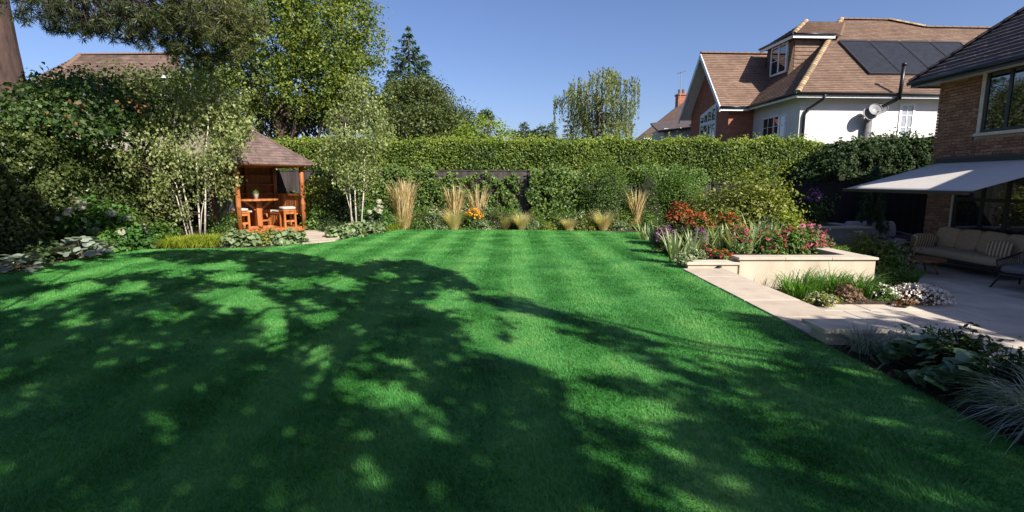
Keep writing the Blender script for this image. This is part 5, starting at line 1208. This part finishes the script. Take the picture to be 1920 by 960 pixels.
# orange daisies
perennial(888, 17.25, .42, .70, .06, M['greenshrub'], 'bright orange daisies in the back border', 141, 'orange_daisies', 1100, flower=(M['orange_flower'], 90, .055, .6))
perennial(815, 17.3, .36, .75, .06, M['sage'], 'grey green bushy perennial right of the widest feather grass', 142, n=1200, flower=(M['cream_flower'], 22, .05, .7))
perennial(785, 17.05, .30, .38, .06, M['greenshrub'], 'low green perennial at the foot of the widest feather grass', 143)
perennial(825, 17.0, .30, .30, .05, M['sage'], 'low grey green cushion beside the largest stipa', 144)
perennial(930, 17.25, .35, .70, .05, M['darktree'], 'dark lavender like clump right of the orange daisies', 145, n=1200)
perennial(910, 17.0, .30, .30, .055, M['sage'], 'grey leaved cushion in front of the orange daisies', 146)
perennial(1015, 17.1, .40, .40, .06, M['greenshrub'], 'green cushion right of the middle stipa', 147)
perennial(1040, 17.3, .35, .55, .06, M['climber'], 'leafy green perennial left of the smallest stipa', 148)
perennial(1095, 17.1, .36, .42, .06, M['yellowleaf'], 'yellow green cushion between the two right stipas', 149)
perennial(1160, 17.0, .34, .34, .05, M['sage'], 'grey green cushion right of the rounded stipa', 150)
perennial(1000, 17.5, .3, .75, .07, M['climber'], 'upright leafy perennial against the fence behind the middle stipa', 151, n=900)
perennial(1110, 17.5, .4, .55, .06, M['greenshrub'], 'dark green perennial behind the right stipas', 152)
# left and right of the gazebo path
def mound(px, py, R, H, leaf, mat, label, seed, name, cat='plant', n=1400, d=None, **kw):
    c = G(px, py, 0) if d is None else P(px, py, d); kw.setdefault('core', .65); return shrub(name, label, cat, (c[0], c[1], -.02), R, H, n, leaf, mat, seed, **kw)
mound(452, 458, .55, .36, .11, M['sage'], 'left grey green mound of rounded leaves at the lawn edge below the gazebo', 161, 'leafy_mound', n=1000, aspect=.9)
mound(500, 455, .45, .38, .07, M['yellowleaf'], 'olive green mound between the two grey green mounds below the gazebo', 162, 'leafy_mound', n=1200)
mound(540, 455, .45, .36, .11, M['sage'], 'grey green mound of rounded leaves beside the stone path', 163, 'leafy_mound', n=900, aspect=.9)
mound(418, 452, .35, .42, .08, M['greenshrub'], 'small dark green mound right of the golden grass', 164, 'leafy_mound', n=800)
mound(648, 444, .55, .36, .11, M['sage'], 'grey green mound on the right side of the stone path', 165, 'leafy_mound', n=1100, aspect=.9)
mound(690, 436, .50, .36, .11, M['sage'], 'farther grey green mound left of the widest feather grass', 166, 'leafy_mound', n=1000, aspect=.9)
mound(622, 434, .32, .45, .05, M['darkleaf'], 'dark clipped box ball beside the stone path', 167, 'box_ball', n=1500)
GG = 'golden hakone grass mounds'
for i, (px, py, h, R, lab) in enumerate(((330, 463, .50, .40, 'golden green grass mound at the foot of the left birch'), (378, 461, .52, .42, 'right golden green grass mound under the left birch stems'), (730, 430, .50, .36, 'golden grass mound left of the widest feather grass'), (707, 434, .42, .3, 'small golden grass mound by the right birch'))):
    c = G(px, py, 0); tuft('golden_grass', lab, 'ornamental grass', (c[0], c[1] + .25, -.02), 900, R, h, .014, M['golden'], 170 + i, GG, lean=.7, bend=1.2, lvar=.5)
def hydrangea(px, d, R, H, nh, label, seed, n=1500, z=-.03, leaf=.13):
    c = P(px, 430, d); t = shrub('hydrangea', label, 'shrub', (c[0], d, z), R, H, n, leaf, M['hydleaf'], seed, core=.7, aspect=.7); r = rng(seed + 1)
    b = dome(40, .085, .07, r, .85); me = leaf_mesh('flower_head', np.concatenate([b[0], b[0] * np.array([1, 1, -.5])]), np.concatenate([b[1], b[1]]), .05, M['cream_flower'], r, aspect=.9)
    a = r.random(nh) * PI - PI * 1.0
    for k in range(nh):
        f = .35 + .65 * r.random(); link('flower_head', me, t, (math.cos(a[k]) * R * f, math.sin(a[k]) * R * f, H * (1.0 - .45 * f * f) + .03), (r.normal(0, .3), r.normal(0, .3), r.random() * 6), .8 + .5 * r.random())
hydrangea(180, 12.3, .80, 1.22, 9, 'larger white hydrangea in front of the left hedge', 181, 1700)
hydrangea(232, 12.2, .55, .75, 5, 'smaller white hydrangea right of the larger one', 182, 1100)
hydrangea(700, 16.7, .62, 1.0, 9, 'cream hydrangea between the right birch and the widest feather grass', 183, 1300, leaf=.10)
mound(270, 462, .55, .42, .12, M['hydleaf'], 'dark green leafy perennial in front of the smaller hydrangea', 184, 'leafy_mound', n=900)
mound(215, 470, .5, .45, .12, M['hydleaf'], 'dark green leafy perennial under the larger hydrangea', 185, 'leafy_mound', n=800)
mound(60, 490, .5, .40, .09, M['darkleaf'], 'dark low shrub between the two silver leaved clumps', 186, 'leafy_mound', n=1200)
mound(300, 455, .45, .60, .09, M['greenshrub'], 'mid green shrub behind the dark bollard light', 187, 'leafy_mound', n=1100, d=13.0)
mound(255, 430, .7, .9, .09, M['lefthedge'], 'loose sunlit shrub at the foot of the left hedge', 188, 'leafy_mound', n=1500, d=13.2)
mound(420, 420, .5, .8, .08, M['greenshrub'], 'wispy green perennial in front of the grey gazebo side', 189, 'leafy_mound', n=700, d=15.0, core=0)
mound(645, 400, .65, 1.35, .10, M['darkleaf'], 'dark green shrub behind the right birch stems', 190, 'border_shrub', n=2200, d=17.4, cat='shrub')
mound(598, 410, .55, .80, .09, M['greenshrub'], 'fresh green shrub beside the right gazebo post', 191, 'border_shrub', n=1400, d=17.0, cat='shrub')
mound(735, 400, .5, 1.0, .08, M['greenshrub'], 'green shrub behind the golden grass by the widest feather grass', 192, 'border_shrub', n=1400, d=17.6, cat='shrub')
# big rounded leaves, each its own part
def leaf_shape(name, mat, lobes=0, cup=.18, n=12, ruffle=.0):
    b = MB(); vs = [(0, 0, 0)]
    for k in range(n):
        a = 2 * PI * k / n; rr1 = 1 + (.16 * math.cos(lobes * a) if lobes else 0); rr1 *= (1 - .35 * max(0, math.cos(a)) ** 8)
        vs.append((rr1 * math.cos(a) * .5, rr1 * math.sin(a) * .5, -cup * .5 * rr1 ** 2 + ruffle * math.sin(a * n / 2)))
    b.add(vs, [(0, k + 1, (k + 1) % n + 1) for k in range(n)]); return b.mesh(name, mat, True)
def big_leaf_plant(name, label, loc, R, H, n, size, mat, seed, lobes=0, cup=.2, cat='plant', lean=.5):
    t = thing(name, label, cat, loc); r = rng(seed); ms = [leaf_shape('leaf', mat, lobes, cup * (.6 + .4 * k), 14 if lobes else 12, .02) for k in range(3)]; b = MB()
    for k in range(n):
        a = r.random() * 2 * PI; f = math.sqrt(r.random()); z = H * (1.02 - .75 * f * f) * (.65 + .4 * r.random()); x, y = math.cos(a) * R * f, math.sin(a) * R * f
        link('leaf', ms[k % 3], t, (x, y, z), (math.sin(a) * -lean * f + r.normal(0, .25), math.cos(a) * lean * f + r.normal(0, .25), a + r.normal(0, .6)), size * (.65 + .6 * r.random()))
        if k % 2 == 0: b.tube([(x * .15, y * .15, 0), (x * .7, y * .7, z * .7), (x, y, z)], [.006, .005, .004], 4, cap=False)
    b.build('leaf_stalks', M['twig'], t); return t
c = G(128, 488, 0); big_leaf_plant('silver_hosta', 'spreading silver leaved hosta clump at the left lawn edge', (c[0], c[1] + .35, -.02), .62, .48, 110, .19, M['hosta'], 201)
c = G(12, 512, 0); big_leaf_plant('silver_hosta', 'silver leaved hosta at the left edge of the view', (c[0], c[1] + .25, -.02), .45, .36, 50, .19, M['hosta'], 202)
# low bollard lights
for px, d, lab in ((277, 12.3, 'dark leaning bollard light left of the golden grass'), (697, 15.9, 'short dark bollard light in the border by the right birch')):
    c = P(px, 450, d); t = thing('bollard_light', lab, 'garden light', (c[0], d, -.02)); b = MB(); b.lathe([(.035, 0), (.035, .42), (.03, .43)], 10); b.build('post', M['plastic_black'], t, True)
    b = MB(); b.lathe([(.05, 0), (.06, .05), (.055, .09), (.02, .11)], 10); b.build('lamp_head', M['plastic_black'], t, True, (-.02, 0, .43), (.15, -.25, 0))

# ================================================================== THE FLOWERING PLANTER
PSZ = .09
def sword(name, mat, seed):
    r = random.Random(seed); b = MB(); n = 6; bend = r.uniform(.02, .35); w = .040
    for i in range(n):
        t = i / (n - 1); x = bend * t ** 2.4; z = t - .25 * bend * t ** 3; ww = w * (1 - t ** 2.2) + .001
        b.v += [(x, -ww, z), (x + .004, 0, z), (x, ww, z)]
    for i in range(n - 1):
        for k in range(2): a = i * 3 + k; b.f.append((a, a + 1, a + 4, a + 3)); b.t.append(.5)
    return b.mesh(name, mat, True)
SW = [sword('leaf', M['iris'], s) for s in range(5)]
def iris(x, y, n, H, label, seed, z=PSZ, sp=.17, W=1.0, group='iris clumps in the planter'):
    t = thing('iris_clump', label, 'plant', (x, y, z), 0, group); r = random.Random(seed)
    for k in range(int(n * 1.6)):
        a = r.gauss(0, 1.0) + (PI if r.random() < .5 else 0); q = r.uniform(0, sp); h = H * r.uniform(.6, 1.08)
        link('leaf', SW[r.randrange(5)], t, (q * math.cos(a), q * math.sin(a) * .6, -.02), (r.gauss(0, .10), r.uniform(0, .42), a), (h, h * W * r.uniform(.8, 1.25), h))
for i, (px, py, n, H, lab) in enumerate(((1268, 486, 26, .62, 'leftmost pale iris clump spilling over the lawn edge'), (1298, 478, 20, .60, 'iris clump behind the pink bedding at the left of the planter'), (1325, 474, 20, .60, 'second iris clump of the front row, left of the red begonia'), (1352, 472, 22, .62, 'iris clump right behind the red begonia'), (1380, 474, 24, .62, 'pale iris clump at the start of the tall planter wall'), (1404, 474, 24, .62, 'iris clump left of the crimson coneflowers'), (1424, 472, 16, .60, 'last iris clump of the front row beside the coneflowers'))):
    c = G(px, py, PSZ); iris(c[0], c[1] - .02, n, H * 1.12, lab, 210 + i)
for i, (px, d, H, lab) in enumerate(((1418, 11.4, .85, 'tall grey green iris clump behind the coneflowers'), (1442, 11.7, .80, 'grey green iris clump below the yellow leaved shrub'), (1228, 13.2, .62, 'striped iris clump at the far corner of the lawn'), (1210, 14.0, .55, 'smallest iris clump beside the slim feather grass'))):
    c = P(px, 440, d); iris(c[0], d, 22, H, lab, 220 + i, z=PSZ if px > 1300 else 0.0)
def coneflowers(px, py, R, H, nf, seed, label, mat, d=None):
    c = G(px, py, PSZ) if d is None else P(px, py, d); t = shrub('coneflowers', label, 'flowers', (c[0], c[1], PSZ), R, H * .78, 1000, .08, M['greenshrub'], seed, core=.55, group='coneflower clumps in the planter', lumpy=.1); r = rng(seed)
    b = MB(); b.lathe([(.003, -.3), (.003, 0)], 4)
    n = 11
    for k in range(n):
        a = 2 * PI * k / n; w = .011; ca, sa = math.cos(a), math.sin(a); b.add([(.010 * ca - sa * w * .5, .010 * sa + ca * w * .5, .004), (.010 * ca + sa * w * .5, .010 * sa - ca * w * .5, .004), (.045 * ca + sa * w, .045 * sa - ca * w, -.012), (.045 * ca - sa * w, .045 * sa + ca * w, -.012)], [(0, 1, 2, 3)])
    me = b.mesh('flower', mat, False); cb = MB(); cb.lathe([(.016, 0), (.014, .010), (.004, .018)], 8); cm_ = cb.mesh('flower_centre', M['copper'])
    for k in range(nf):
        dd = dome(1, R * 1.02, H * .95, r, .95)[0][0]; s = .9 + .45 * r.random(); f = link('flower', me, t, (dd[0], dd[1], max(dd[2], H * .2) + .05), (r.normal(.35, .35), r.normal(0, .35), r.random() * 6), s)
        link('flower_centre', cm_, f)
coneflowers(1440, 474, .34, .52, 26, 231, 'crimson coneflowers at the left of the tall planter wall', M['pinkmix'])
coneflowers(1480, 473, .36, .55, 30, 232, 'crimson pink coneflowers in the middle of the planter front', M['pinkmix'])
coneflowers(1520, 470, .38, .58, 38, 233, 'densest pink coneflowers near the right end of the planter', M['pink_flower'])
coneflowers(1505, 455, .42, .66, 38, 234, 'taller pink coneflowers at the back of the planter', M['pink_flower'], d=11.0)
def pl(px, py, R, H, leaf, mat, label, seed, name, n=900, d=None, z=PSZ, cat='plant', **kw):
    c = G(px, py, z) if d is None else P(px, py, d); kw.setdefault('core', .6); return shrub(name, label, cat, (c[0], c[1], z), R, H, n, leaf, mat, seed, **kw)
pl(1568, 475, .35, .17, .04, M['yew'], 'low green carpet at the right corner of the planter', 241, 'carpet_plant', 1400, sx=1.4)
pl(1540, 462, .3, .20, .04, M['yew'], 'low green carpet behind the coneflowers', 242, 'carpet_plant', 900, d=10.9)
pl(1352, 485, .20, .17, .05, M['greenshrub'], 'bright red begonias by the low wall', 243, 'red_begonias', 350, flower=(M['red_flower'], 26, .055, .2), cat='flowers')
pl(1328, 478, .16, .22, .05, M['greenshrub'], 'small red flowers left of the bright begonias', 244, 'red_begonias', 250, flower=(M['pinkmix'], 16, .05, .3), cat='flowers')
pl(1300, 486, .26, .20, .05, M['sage'], 'grey green bedding with cream flecks at the low wall end', 245, 'bedding_plant', 650, flower=(M['cream_flower'], 16, .035, .3))
pl(1282, 492, .22, .18, .05, M['sage'], 'cream edged bedding spilling onto the lawn corner', 246, 'bedding_plant', 500, flower=(M['cream_flower'], 12, .035, .3))
pl(1310, 474, .18, .26, .05, M['bronze'], 'dusky pink bedding behind the cream flecked one', 247, 'bedding_plant', 450, flower=(M['purple_flower'], 14, .04, .3))
pl(1247, 445, .26, .52, .05, M['darktree'], 'dusky purple salvia at the planter corner by the lawn', 248, 'purple_salvia', 700, d=11.2, flower=(M['purple_flower'], 70, .06, .45), cat='flowers')
pl(1312, 440, .22, .50, .05, M['darktree'], 'purple salvia just behind the front irises', 249, 'purple_salvia', 500, d=10.6, flower=(M['purple_flower'], 40, .05, .6), cat='flowers')
pl(1272, 430, .40, .98, .06, M['darktree'], 'farthest rust orange helenium at the back left of the planter', 250, 'rust_helenium', 1300, d=12.4, flower=(M['rust_flower'], 170, .06, .55), cat='flowers')
pl(1310, 440, .40, .80, .06, M['greenshrub'], 'rust orange helenium in the middle of the planter', 251, 'rust_helenium', 1200, d=11.5, flower=(M['rust_flower'], 120, .055, .6), cat='flowers')
pl(1362, 440, .45, .80, .06, M['greenshrub'], 'rust and red helenium left of the grey green irises', 252, 'rust_helenium', 1300, d=11.6, flower=(M['rust_flower'], 120, .055, .6), cat='flowers')
pl(1385, 455, .35, .55, .06, M['greenshrub'], 'crimson flecked perennial behind the middle irises', 253, 'crimson_perennial', 900, d=10.8, flower=(M['pinkmix'], 60, .05, .5), cat='flowers')
pl(1225, 440, .4, .35, .06, M['climber'], 'low green perennial at the far right corner of the lawn', 254, 'border_perennial', 900, d=15.9, z=0)
pl(1345, 400, .9, 1.55, .085, M['yellowleaf'], 'smaller yellow green shrub above the rust heleniums', 255, 'yellow_shrub', 3000, d=14.4, core=.55, z=0, cat='shrub')
pl(1418, 400, 1.15, 1.95, .09, M['yellowleaf'], 'large yellow green leaved shrub behind the planter', 256, 'yellow_shrub', 6500, d=14.0, core=.6, z=0, cat='shrub', lumpy=.25)
pl(1470, 400, .45, .75, .08, M['lime'], 'lime green leafy perennial right of the large yellow green shrub', 257, 'lime_perennial', 1200, d=13.0, cat='plant')
pl(1300, 400, .5, 1.1, .06, M['bronze'], 'hazy bronze perennial behind the farthest helenium', 258, 'bronze_perennial', 900, d=14.8, z=0, core=.4)
c = P(1522, 378, 15.2); pl(1522, 400, .4, 1.35, .06, M['climber'], 'green shrub with purple flower sprays at the planter end', 259, 'purple_shrub', 1100, d=14.9, z=0, flower=(M['purple_flower'], 40, .09, .75), cat='shrub')

# ------------------------------------------------------------------ lower bed by the patio
LZ = -.38
def strap(px, py, H, R, n, seed, label, mat='strap', z=LZ, w=.022):
    c = G(px, py, z); tuft('strap_leaf_clump', label, 'plant', (c[0], c[1], z), int(n * 1.7), R * 1.25, H * 1.12, w, M[mat], seed, 'strap leaved clumps in the lower bed', lean=.55, bend=.75, seg=5, lvar=.45)
strap(1500, 558, .56, .16, 75, 261, 'leftmost green strap leaved clump in front of the planter wall')
strap(1545, 550, .58, .18, 85, 262, 'tallest green strap leaved clump in the lower bed')
strap(1618, 556, .52, .15, 75, 263, 'green strap leaved clump right of the bronze mound')
strap(1598, 548, .48, .12, 45, 264, 'thin strap leaved clump behind the bronze mound')
strap(1700, 530, .38, .14, 75, 265, 'small green strap leaved clump beside the patio')
strap(1572, 552, .50, .14, 60, 267, 'strap leaved clump just left of the bronze mound')
strap(1480, 550, .40, .12, 45, 268, 'smaller green strap leaved clump nearest the stone walk')
strap(1448, 536, .26, .12, 40, 266, 'brown leaved small clump beside the stone walk', 'bronze')
pl(1540, 568, .26, .17, .035, M['yellowleaf'], 'small cream flowered mat at the corner of the walk', 271, 'flower_mat', 600, z=LZ, flower=(M['cream_flower'], 60, .028, .3), cat='flowers')
pl(1585, 562, .20, .30, .045, M['bronze'], 'bronze feathery mound in the lower bed', 272, 'bronze_mound', 1200, z=LZ)
pl(1652, 560, .26, .24, .04, M['greenshrub'], 'white flecked green mound right of the strap leaves', 273, 'flower_mat', 700, z=LZ, flower=(M['white_flower'], 50, .03, .3), cat='flowers')
pl(1722, 562, .42, .26, .035, M['bronze'], 'pinkish white mass of tiny flowers at the patio corner', 274, 'flower_mat', 1000, z=LZ, flower=(M['white_flower'], 330, .030, .05), cat='flowers', sx=1.15)
pl(1697, 572, .13, .12, .04, M['copper'], 'small red leaved patch in the pinkish white flowers', 275, 'red_leaved_plant', 260, z=LZ)
pl(1668, 535, .28, .52, .07, M['greenshrub'], 'leafy green perennial at the planter wall corner', 276, 'leafy_mound', 900, z=LZ)
pl(1672, 508, .42, .66, .06, M['sage'], 'grey green shrub with cream heads beside the planter wall', 277, 'cream_shrub', 1300, z=LZ, flower=(M['cream_flower'], 30, .06, .5), cat='shrub')
pl(1640, 486, .48, .78, .06, M['yellowleaf'], 'yellow green shrub in the middle of the patio bed', 278, 'yellow_perennial', 1500, d=11.2, z=LZ, flower=(M['lime'], 30, .06, .6), cat='shrub')
pl(1605, 474, .45, .80, .06, M['yellowleaf'], 'yellow green shrub behind the planter corner', 279, 'yellow_perennial', 1300, d=12.0, z=LZ, flower=(M['cream_flower'], 14, .06, .7), cat='shrub')
pl(1690, 470, .3, .62, .06, M['bronze'], 'dusky shrub in front of the pale grey sofa', 280, 'dusky_shrub', 700, d=11.6, z=LZ, flower=(M['cream_flower'], 12, .06, .6), cat='shrub')
conifer('slim_conifer', 'slim dark conifer in the shade at the house corner', (10.45, 14.75, -.45), 2.35, .32, 18, M['conifer'], 282, 60, .14, -.9)
# white outdoor tap arm over the grey wall
c = P(1560, 430, 13.6); m_ = MB(); m_.tube([(-.25, 0, -.02), (-.10, 0, .03), (.05, 0, .02), (.12, 0, -.02)], .012, 6); m_.lathe([(.02, -.04), (.03, .0)], 8, (.12, 0, -.01))
wl = thing('wall_spotlight', 'small curved arm light in front of the grey raised wall', 'light', (c[0], 13.87, c[2])); m_.build('arm', M['white'], wl, True)

# ------------------------------------------------------------------ near bed at the right
tuft('silver_grass', 'small silvery grass tuft at the end of the capped wall', 'ornamental grass', (3.34, 4.62, 0), 260, .10, .40, .009, M['bluegrass'], 291, lean=.7, bend=1.0, lvar=.5)
tuft('silver_grass', 'second silvery grass tuft behind the broad leaves', 'ornamental grass', (3.58, 4.55, 0), 200, .10, .36, .009, M['bluegrass'], 292, lean=.6, bend=.9, lvar=.5)
big_leaf_plant('broad_leaved_plant', 'dark green broad lobed leaved clump in the near right bed', (3.55, 4.10, -.02), .40, .34, 200, .125, M['bigleaf'], 293, lobes=6, cup=.25)
big_leaf_plant('broad_leaved_plant', 'second broad lobed leaved clump nearer the long grass', (3.48, 3.62, -.02), .34, .32, 150, .12, M['bigleaf'], 294, lobes=6, cup=.25)
def leafy_stems(loc, n, H, seed, label, leaf=.05, mat='darkleaf', spread=.3):
    t = thing('leafy_shrub', label, 'shrub', loc); r = rng(seed); b = MB(); Ps = []; Ns = []
    for k in range(n):
        a = r.random() * 6.28; h = H * (.5 + .5 * r.random()); e = np.array([math.cos(a) * spread * r.random(), math.sin(a) * spread * r.random(), h]); pth = limb_path((e[0] * .3, e[1] * .3, 0), e, r, 5, .05); b.tube(pth, [.006, .005, .004, .003, .002], 4, cap=False)
        m = 26; f = .25 + .75 * r.random(m); q = np.stack([np.interp(f, np.linspace(0, 1, 5), [p_[j] for p_ in pth]) for j in range(3)], 1); Ps.append(q + r.normal(size=(m, 3)) * .03); Ns.append(r.normal(size=(m, 3)) * .6 + np.array([0, -.2, .9]))
    b.build('stems', M['twig'], t); Pt = np.concatenate(Ps); link('foliage', leaf_mesh('foliage', Pt, np.concatenate(Ns), leaf, M[mat], r, aspect=.42), t)
leafy_stems((3.72, 3.98, 0), 26, .42, 295, 'dark glossy leaved shrub behind the broad leaves by the wall', .06)
leafy_stems((3.62, 3.45, 0), 24, .46, 296, 'dark narrow leaved shrub at the wall above the long grass', .055, spread=.25)
leafy_stems((3.60, 4.30, 0), 5, .56, 297, 'tall leafy shoots rising out of the broad leaves', .05, 'hydleaf', .16)
leafy_stems((3.66, 3.22, 0), 6, .55, 298, 'thin leafy shoots in front of the low wall at the right edge', .045, 'hydleaf', .14)
tuft('long_grass', 'green arching grass between the broad leaves and the silvery grass', 'ornamental grass', (3.45, 3.28, 0), 240, .10, .50, .011, M['strap'], 299, lean=.7, bend=1.1, lvar=.5)
tuft('long_grass', 'large silvery arching grass at the right edge of the view', 'ornamental grass', (3.42, 2.98, 0), 520, .12, .58, .011, M['bluegrass'], 300, lean=.75, bend=1.15, lvar=.5)
tuft('long_grass', 'silvery arching grass nearest the camera at the right lawn edge', 'ornamental grass', (3.40, 2.62, 0), 420, .12, .55, .011, M['bluegrass'], 301, lean=.7, bend=1.1, lvar=.5)

# ================================================================== THE TREES THAT SHADE THE LAWN (behind and right of the viewpoint)
OFF = np.array([SDIR.x / SDIR.z, SDIR.y / SDIR.z])
def to_px(x, y):
    f = y * _c + CAM_H * _s; u = y * _s - CAM_H * _c
    return 960 + 950 * x / f, 480 - 950 * u / f
SHADE = [(-3000, 1060), (-3000, 620), (-900, 560), (-200, 528), (0, 513), (190, 481), (330, 470), (470, 472), (570, 478), (640, 498), (700, 492), (780, 488), (850, 512), (885, 540), (960, 562), (1060, 590), (1180, 622), (1290, 680), (1345, 712), (1420, 705), (1490, 672), (1470, 640), (1400, 600), (1370, 580), (1430, 588), (1500, 606), (1600, 612), (1700, 640), (1980, 760), (1980, 1060)]
GAPS = [(40, 570, 45, 9), (100, 555, 50, 9), (160, 540, 40, 8), (110, 520, 50, 7), (190, 507, 70, 8), (260, 492, 50, 7), (330, 505, 30, 6), (420, 520, 40, 6), (250, 540, 30, 7), (435, 562, 60, 15), (310, 592, 32, 14), (352, 594, 16, 9), (146, 592, 22, 9), (505, 600, 40, 22), (515, 636, 36, 18), (574, 660, 17, 14), (612, 673, 22, 17), (624, 700, 26, 17), (690, 680, 30, 26), (693, 742, 36, 26), (665, 715, 20, 15), (740, 728, 20, 19), (787, 704, 22, 22), (800, 768, 28, 16), (755, 770, 24, 14), (574, 746, 20, 12), (716, 806, 22, 15), (322, 768, 16, 14),
        (700, 922, 34, 28), (829, 928, 32, 32), (912, 832, 28, 24), (900, 648, 28, 18), (688, 630, 16, 10), (586, 602, 22, 9), (850, 556, 36, 12), (900, 590, 40, 14), (963, 589, 40, 10), (970, 652, 42, 18), (1081, 662, 34, 14), (1047, 700, 26, 14), (1087, 757, 34, 24), (1137, 757, 18, 20), (1150, 792, 40, 22), (1230, 780, 52, 18), (1210, 836, 52, 30), (1290, 866, 48, 24), (1126, 842, 36, 20), (1225, 928, 44, 28), (1185, 690, 50, 12), (1270, 738, 50, 16), (1396, 757, 40, 14), (1475, 814, 34, 14), (1340, 905, 30, 18), (985, 800, 14, 12), (1040, 636, 40, 9), (1130, 650, 50, 8), (1240, 705, 36, 9), (1560, 905, 30, 16), (1430, 860, 24, 12), (640, 530, 60, 7), (560, 530, 50, 7), (720, 520, 30, 6), (420, 500, 50, 7), (1690, 690, 50, 20), (1840, 720, 50, 20), (1620, 640, 30, 12)]
def shade_trees():
    r = rng(401); st = .19; gx_, gy_ = np.meshgrid(np.arange(-14.5, 7.0, st), np.arange(1.2, 13.8, st)); g = np.stack([gx_.ravel(), gy_.ravel()], 1) + r.normal(0, .06, (gx_.size, 2))
    px, py = to_px(g[:, 0], g[:, 1]); ins = inside(SHADE, px, py)
    extra = (g[:, 0] < -9.9) & (g[:, 1] > 3) & (g[:, 1] < 13.2 + .3 * (g[:, 0] + 10))                                   # the near part of the left hedge lies in shade too
    ins |= inside([(4.9, 6.5), (6.45, 7.15), (6.7, 6.4), (6.2, 4.4), (4.6, 4.0)], g[:, 0], g[:, 1])  # crown clumps added only to throw a shadow across the patio
    keep = ins | extra
    extra &= lump(np.c_[g, g[:, 0] * 0], 2.2, 17) < .55
    keep = ins | extra
    sh = np.array([-SDIR.x, -SDIR.y]) / math.hypot(SDIR.x, SDIR.y); al = g @ sh; ac = g @ np.array([-sh[1], sh[0]])      # along and across the light
    n1 = lump(np.stack([ac * 1.0, al * .5, al * 0], 1), 4.6, 31) + .7 * lump(np.stack([ac, al * .5, al * 0], 1), 10.0, 32)
    n2_ = lump(np.stack([ac, al * .42, al * 0], 1), 2.4, 33) + .6 * lump(np.stack([ac, al * .5, al * 0], 1), 6.5, 34)
    gv = np.zeros(len(g))
    for cx, cy, a, b_ in GAPS: gv = np.maximum(gv, np.exp(-.75 * (((px - cx) / (a * 1.25 + 9)) ** 2 + ((py - cy) / (b_ * 1.25 + 7)) ** 2)))
    keep &= gv < .57 + .03 * (px > 950) + .29 * n1
    keep &= (n2_ < .52 + .12 * (px < 900) + .55 * (px < 560) + .45 * (px > 1380) + .15 * (py > 840)) | extra
    g = g[keep]; px = px[keep]; n = len(g)
    h = 5.9 + 1.1 * lump(np.c_[g, g[:, 0] * 0], .5, 7) + r.normal(0, .3, n); h = np.clip(h, 5.0, 8.0)
    c = np.c_[g + OFF[None, :] * h[:, None], h]
    trunks = np.array([[1.2, -3.6], [4.6, -5.2], [8.2, -3.4], [-2.4, 0.4 - 2.6]]); who = np.argmin(((c[:, None, :2] - trunks[None]) ** 2).sum(2), 1)
    names = ['tall broad leaved tree behind the viewpoint casting dappled shade on the mid lawn', 'tall broad leaved tree at the rear of the garden shading the near lawn', 'broad leaved tree by the house shading the stone walk and near bed', 'broad leaved tree shading the left lawn and hedge']
    for k in range(4):
        cc = c[who == k]
        if len(cc) < 10: continue
        B = np.array([trunks[k][0], trunks[k][1], 0.0]); t = thing('shade_tree', names[k], 'tree', tuple(B)); q = cc - B; m = len(q) * 44; i = r.integers(0, len(q), m)
        Pt = q[i] + r.normal(size=(m, 3)) * np.array([.05, .05, .06]) + (unit(r.normal(size=(len(q), 3)) * np.array([.7, .7, 1.0])) * r.uniform(.12, .36, (len(q), 1)))[i] * r.uniform(-1, 1, (m, 1)); Nr = np.array([[SDIR.x, SDIR.y, SDIR.z + .3]]) + r.normal(size=(m, 3)) * .75
        link('crown', leaf_mesh('crown', Pt, Nr, .10, M['shade'], r, aspect=.62), t)
        top = q.mean(0) * np.array([.6, .6, 1]); b = MB(); b.tube(limb_path((0, 0, 0), top, r, 8, .02), list(np.linspace(.24, .08, 8)), 10); b.build('trunk', M['bark'], t, True)
        for e in q[r.permutation(len(q))[:26]]:
            s0 = top * (.45 + .5 * r.random()); b = MB(); b.tube(limb_path(s0, e, r, 6, .05), list(np.linspace(.05, .008, 6)), 5); b.build('limb', M['bark'], t, True)
shade_trees()
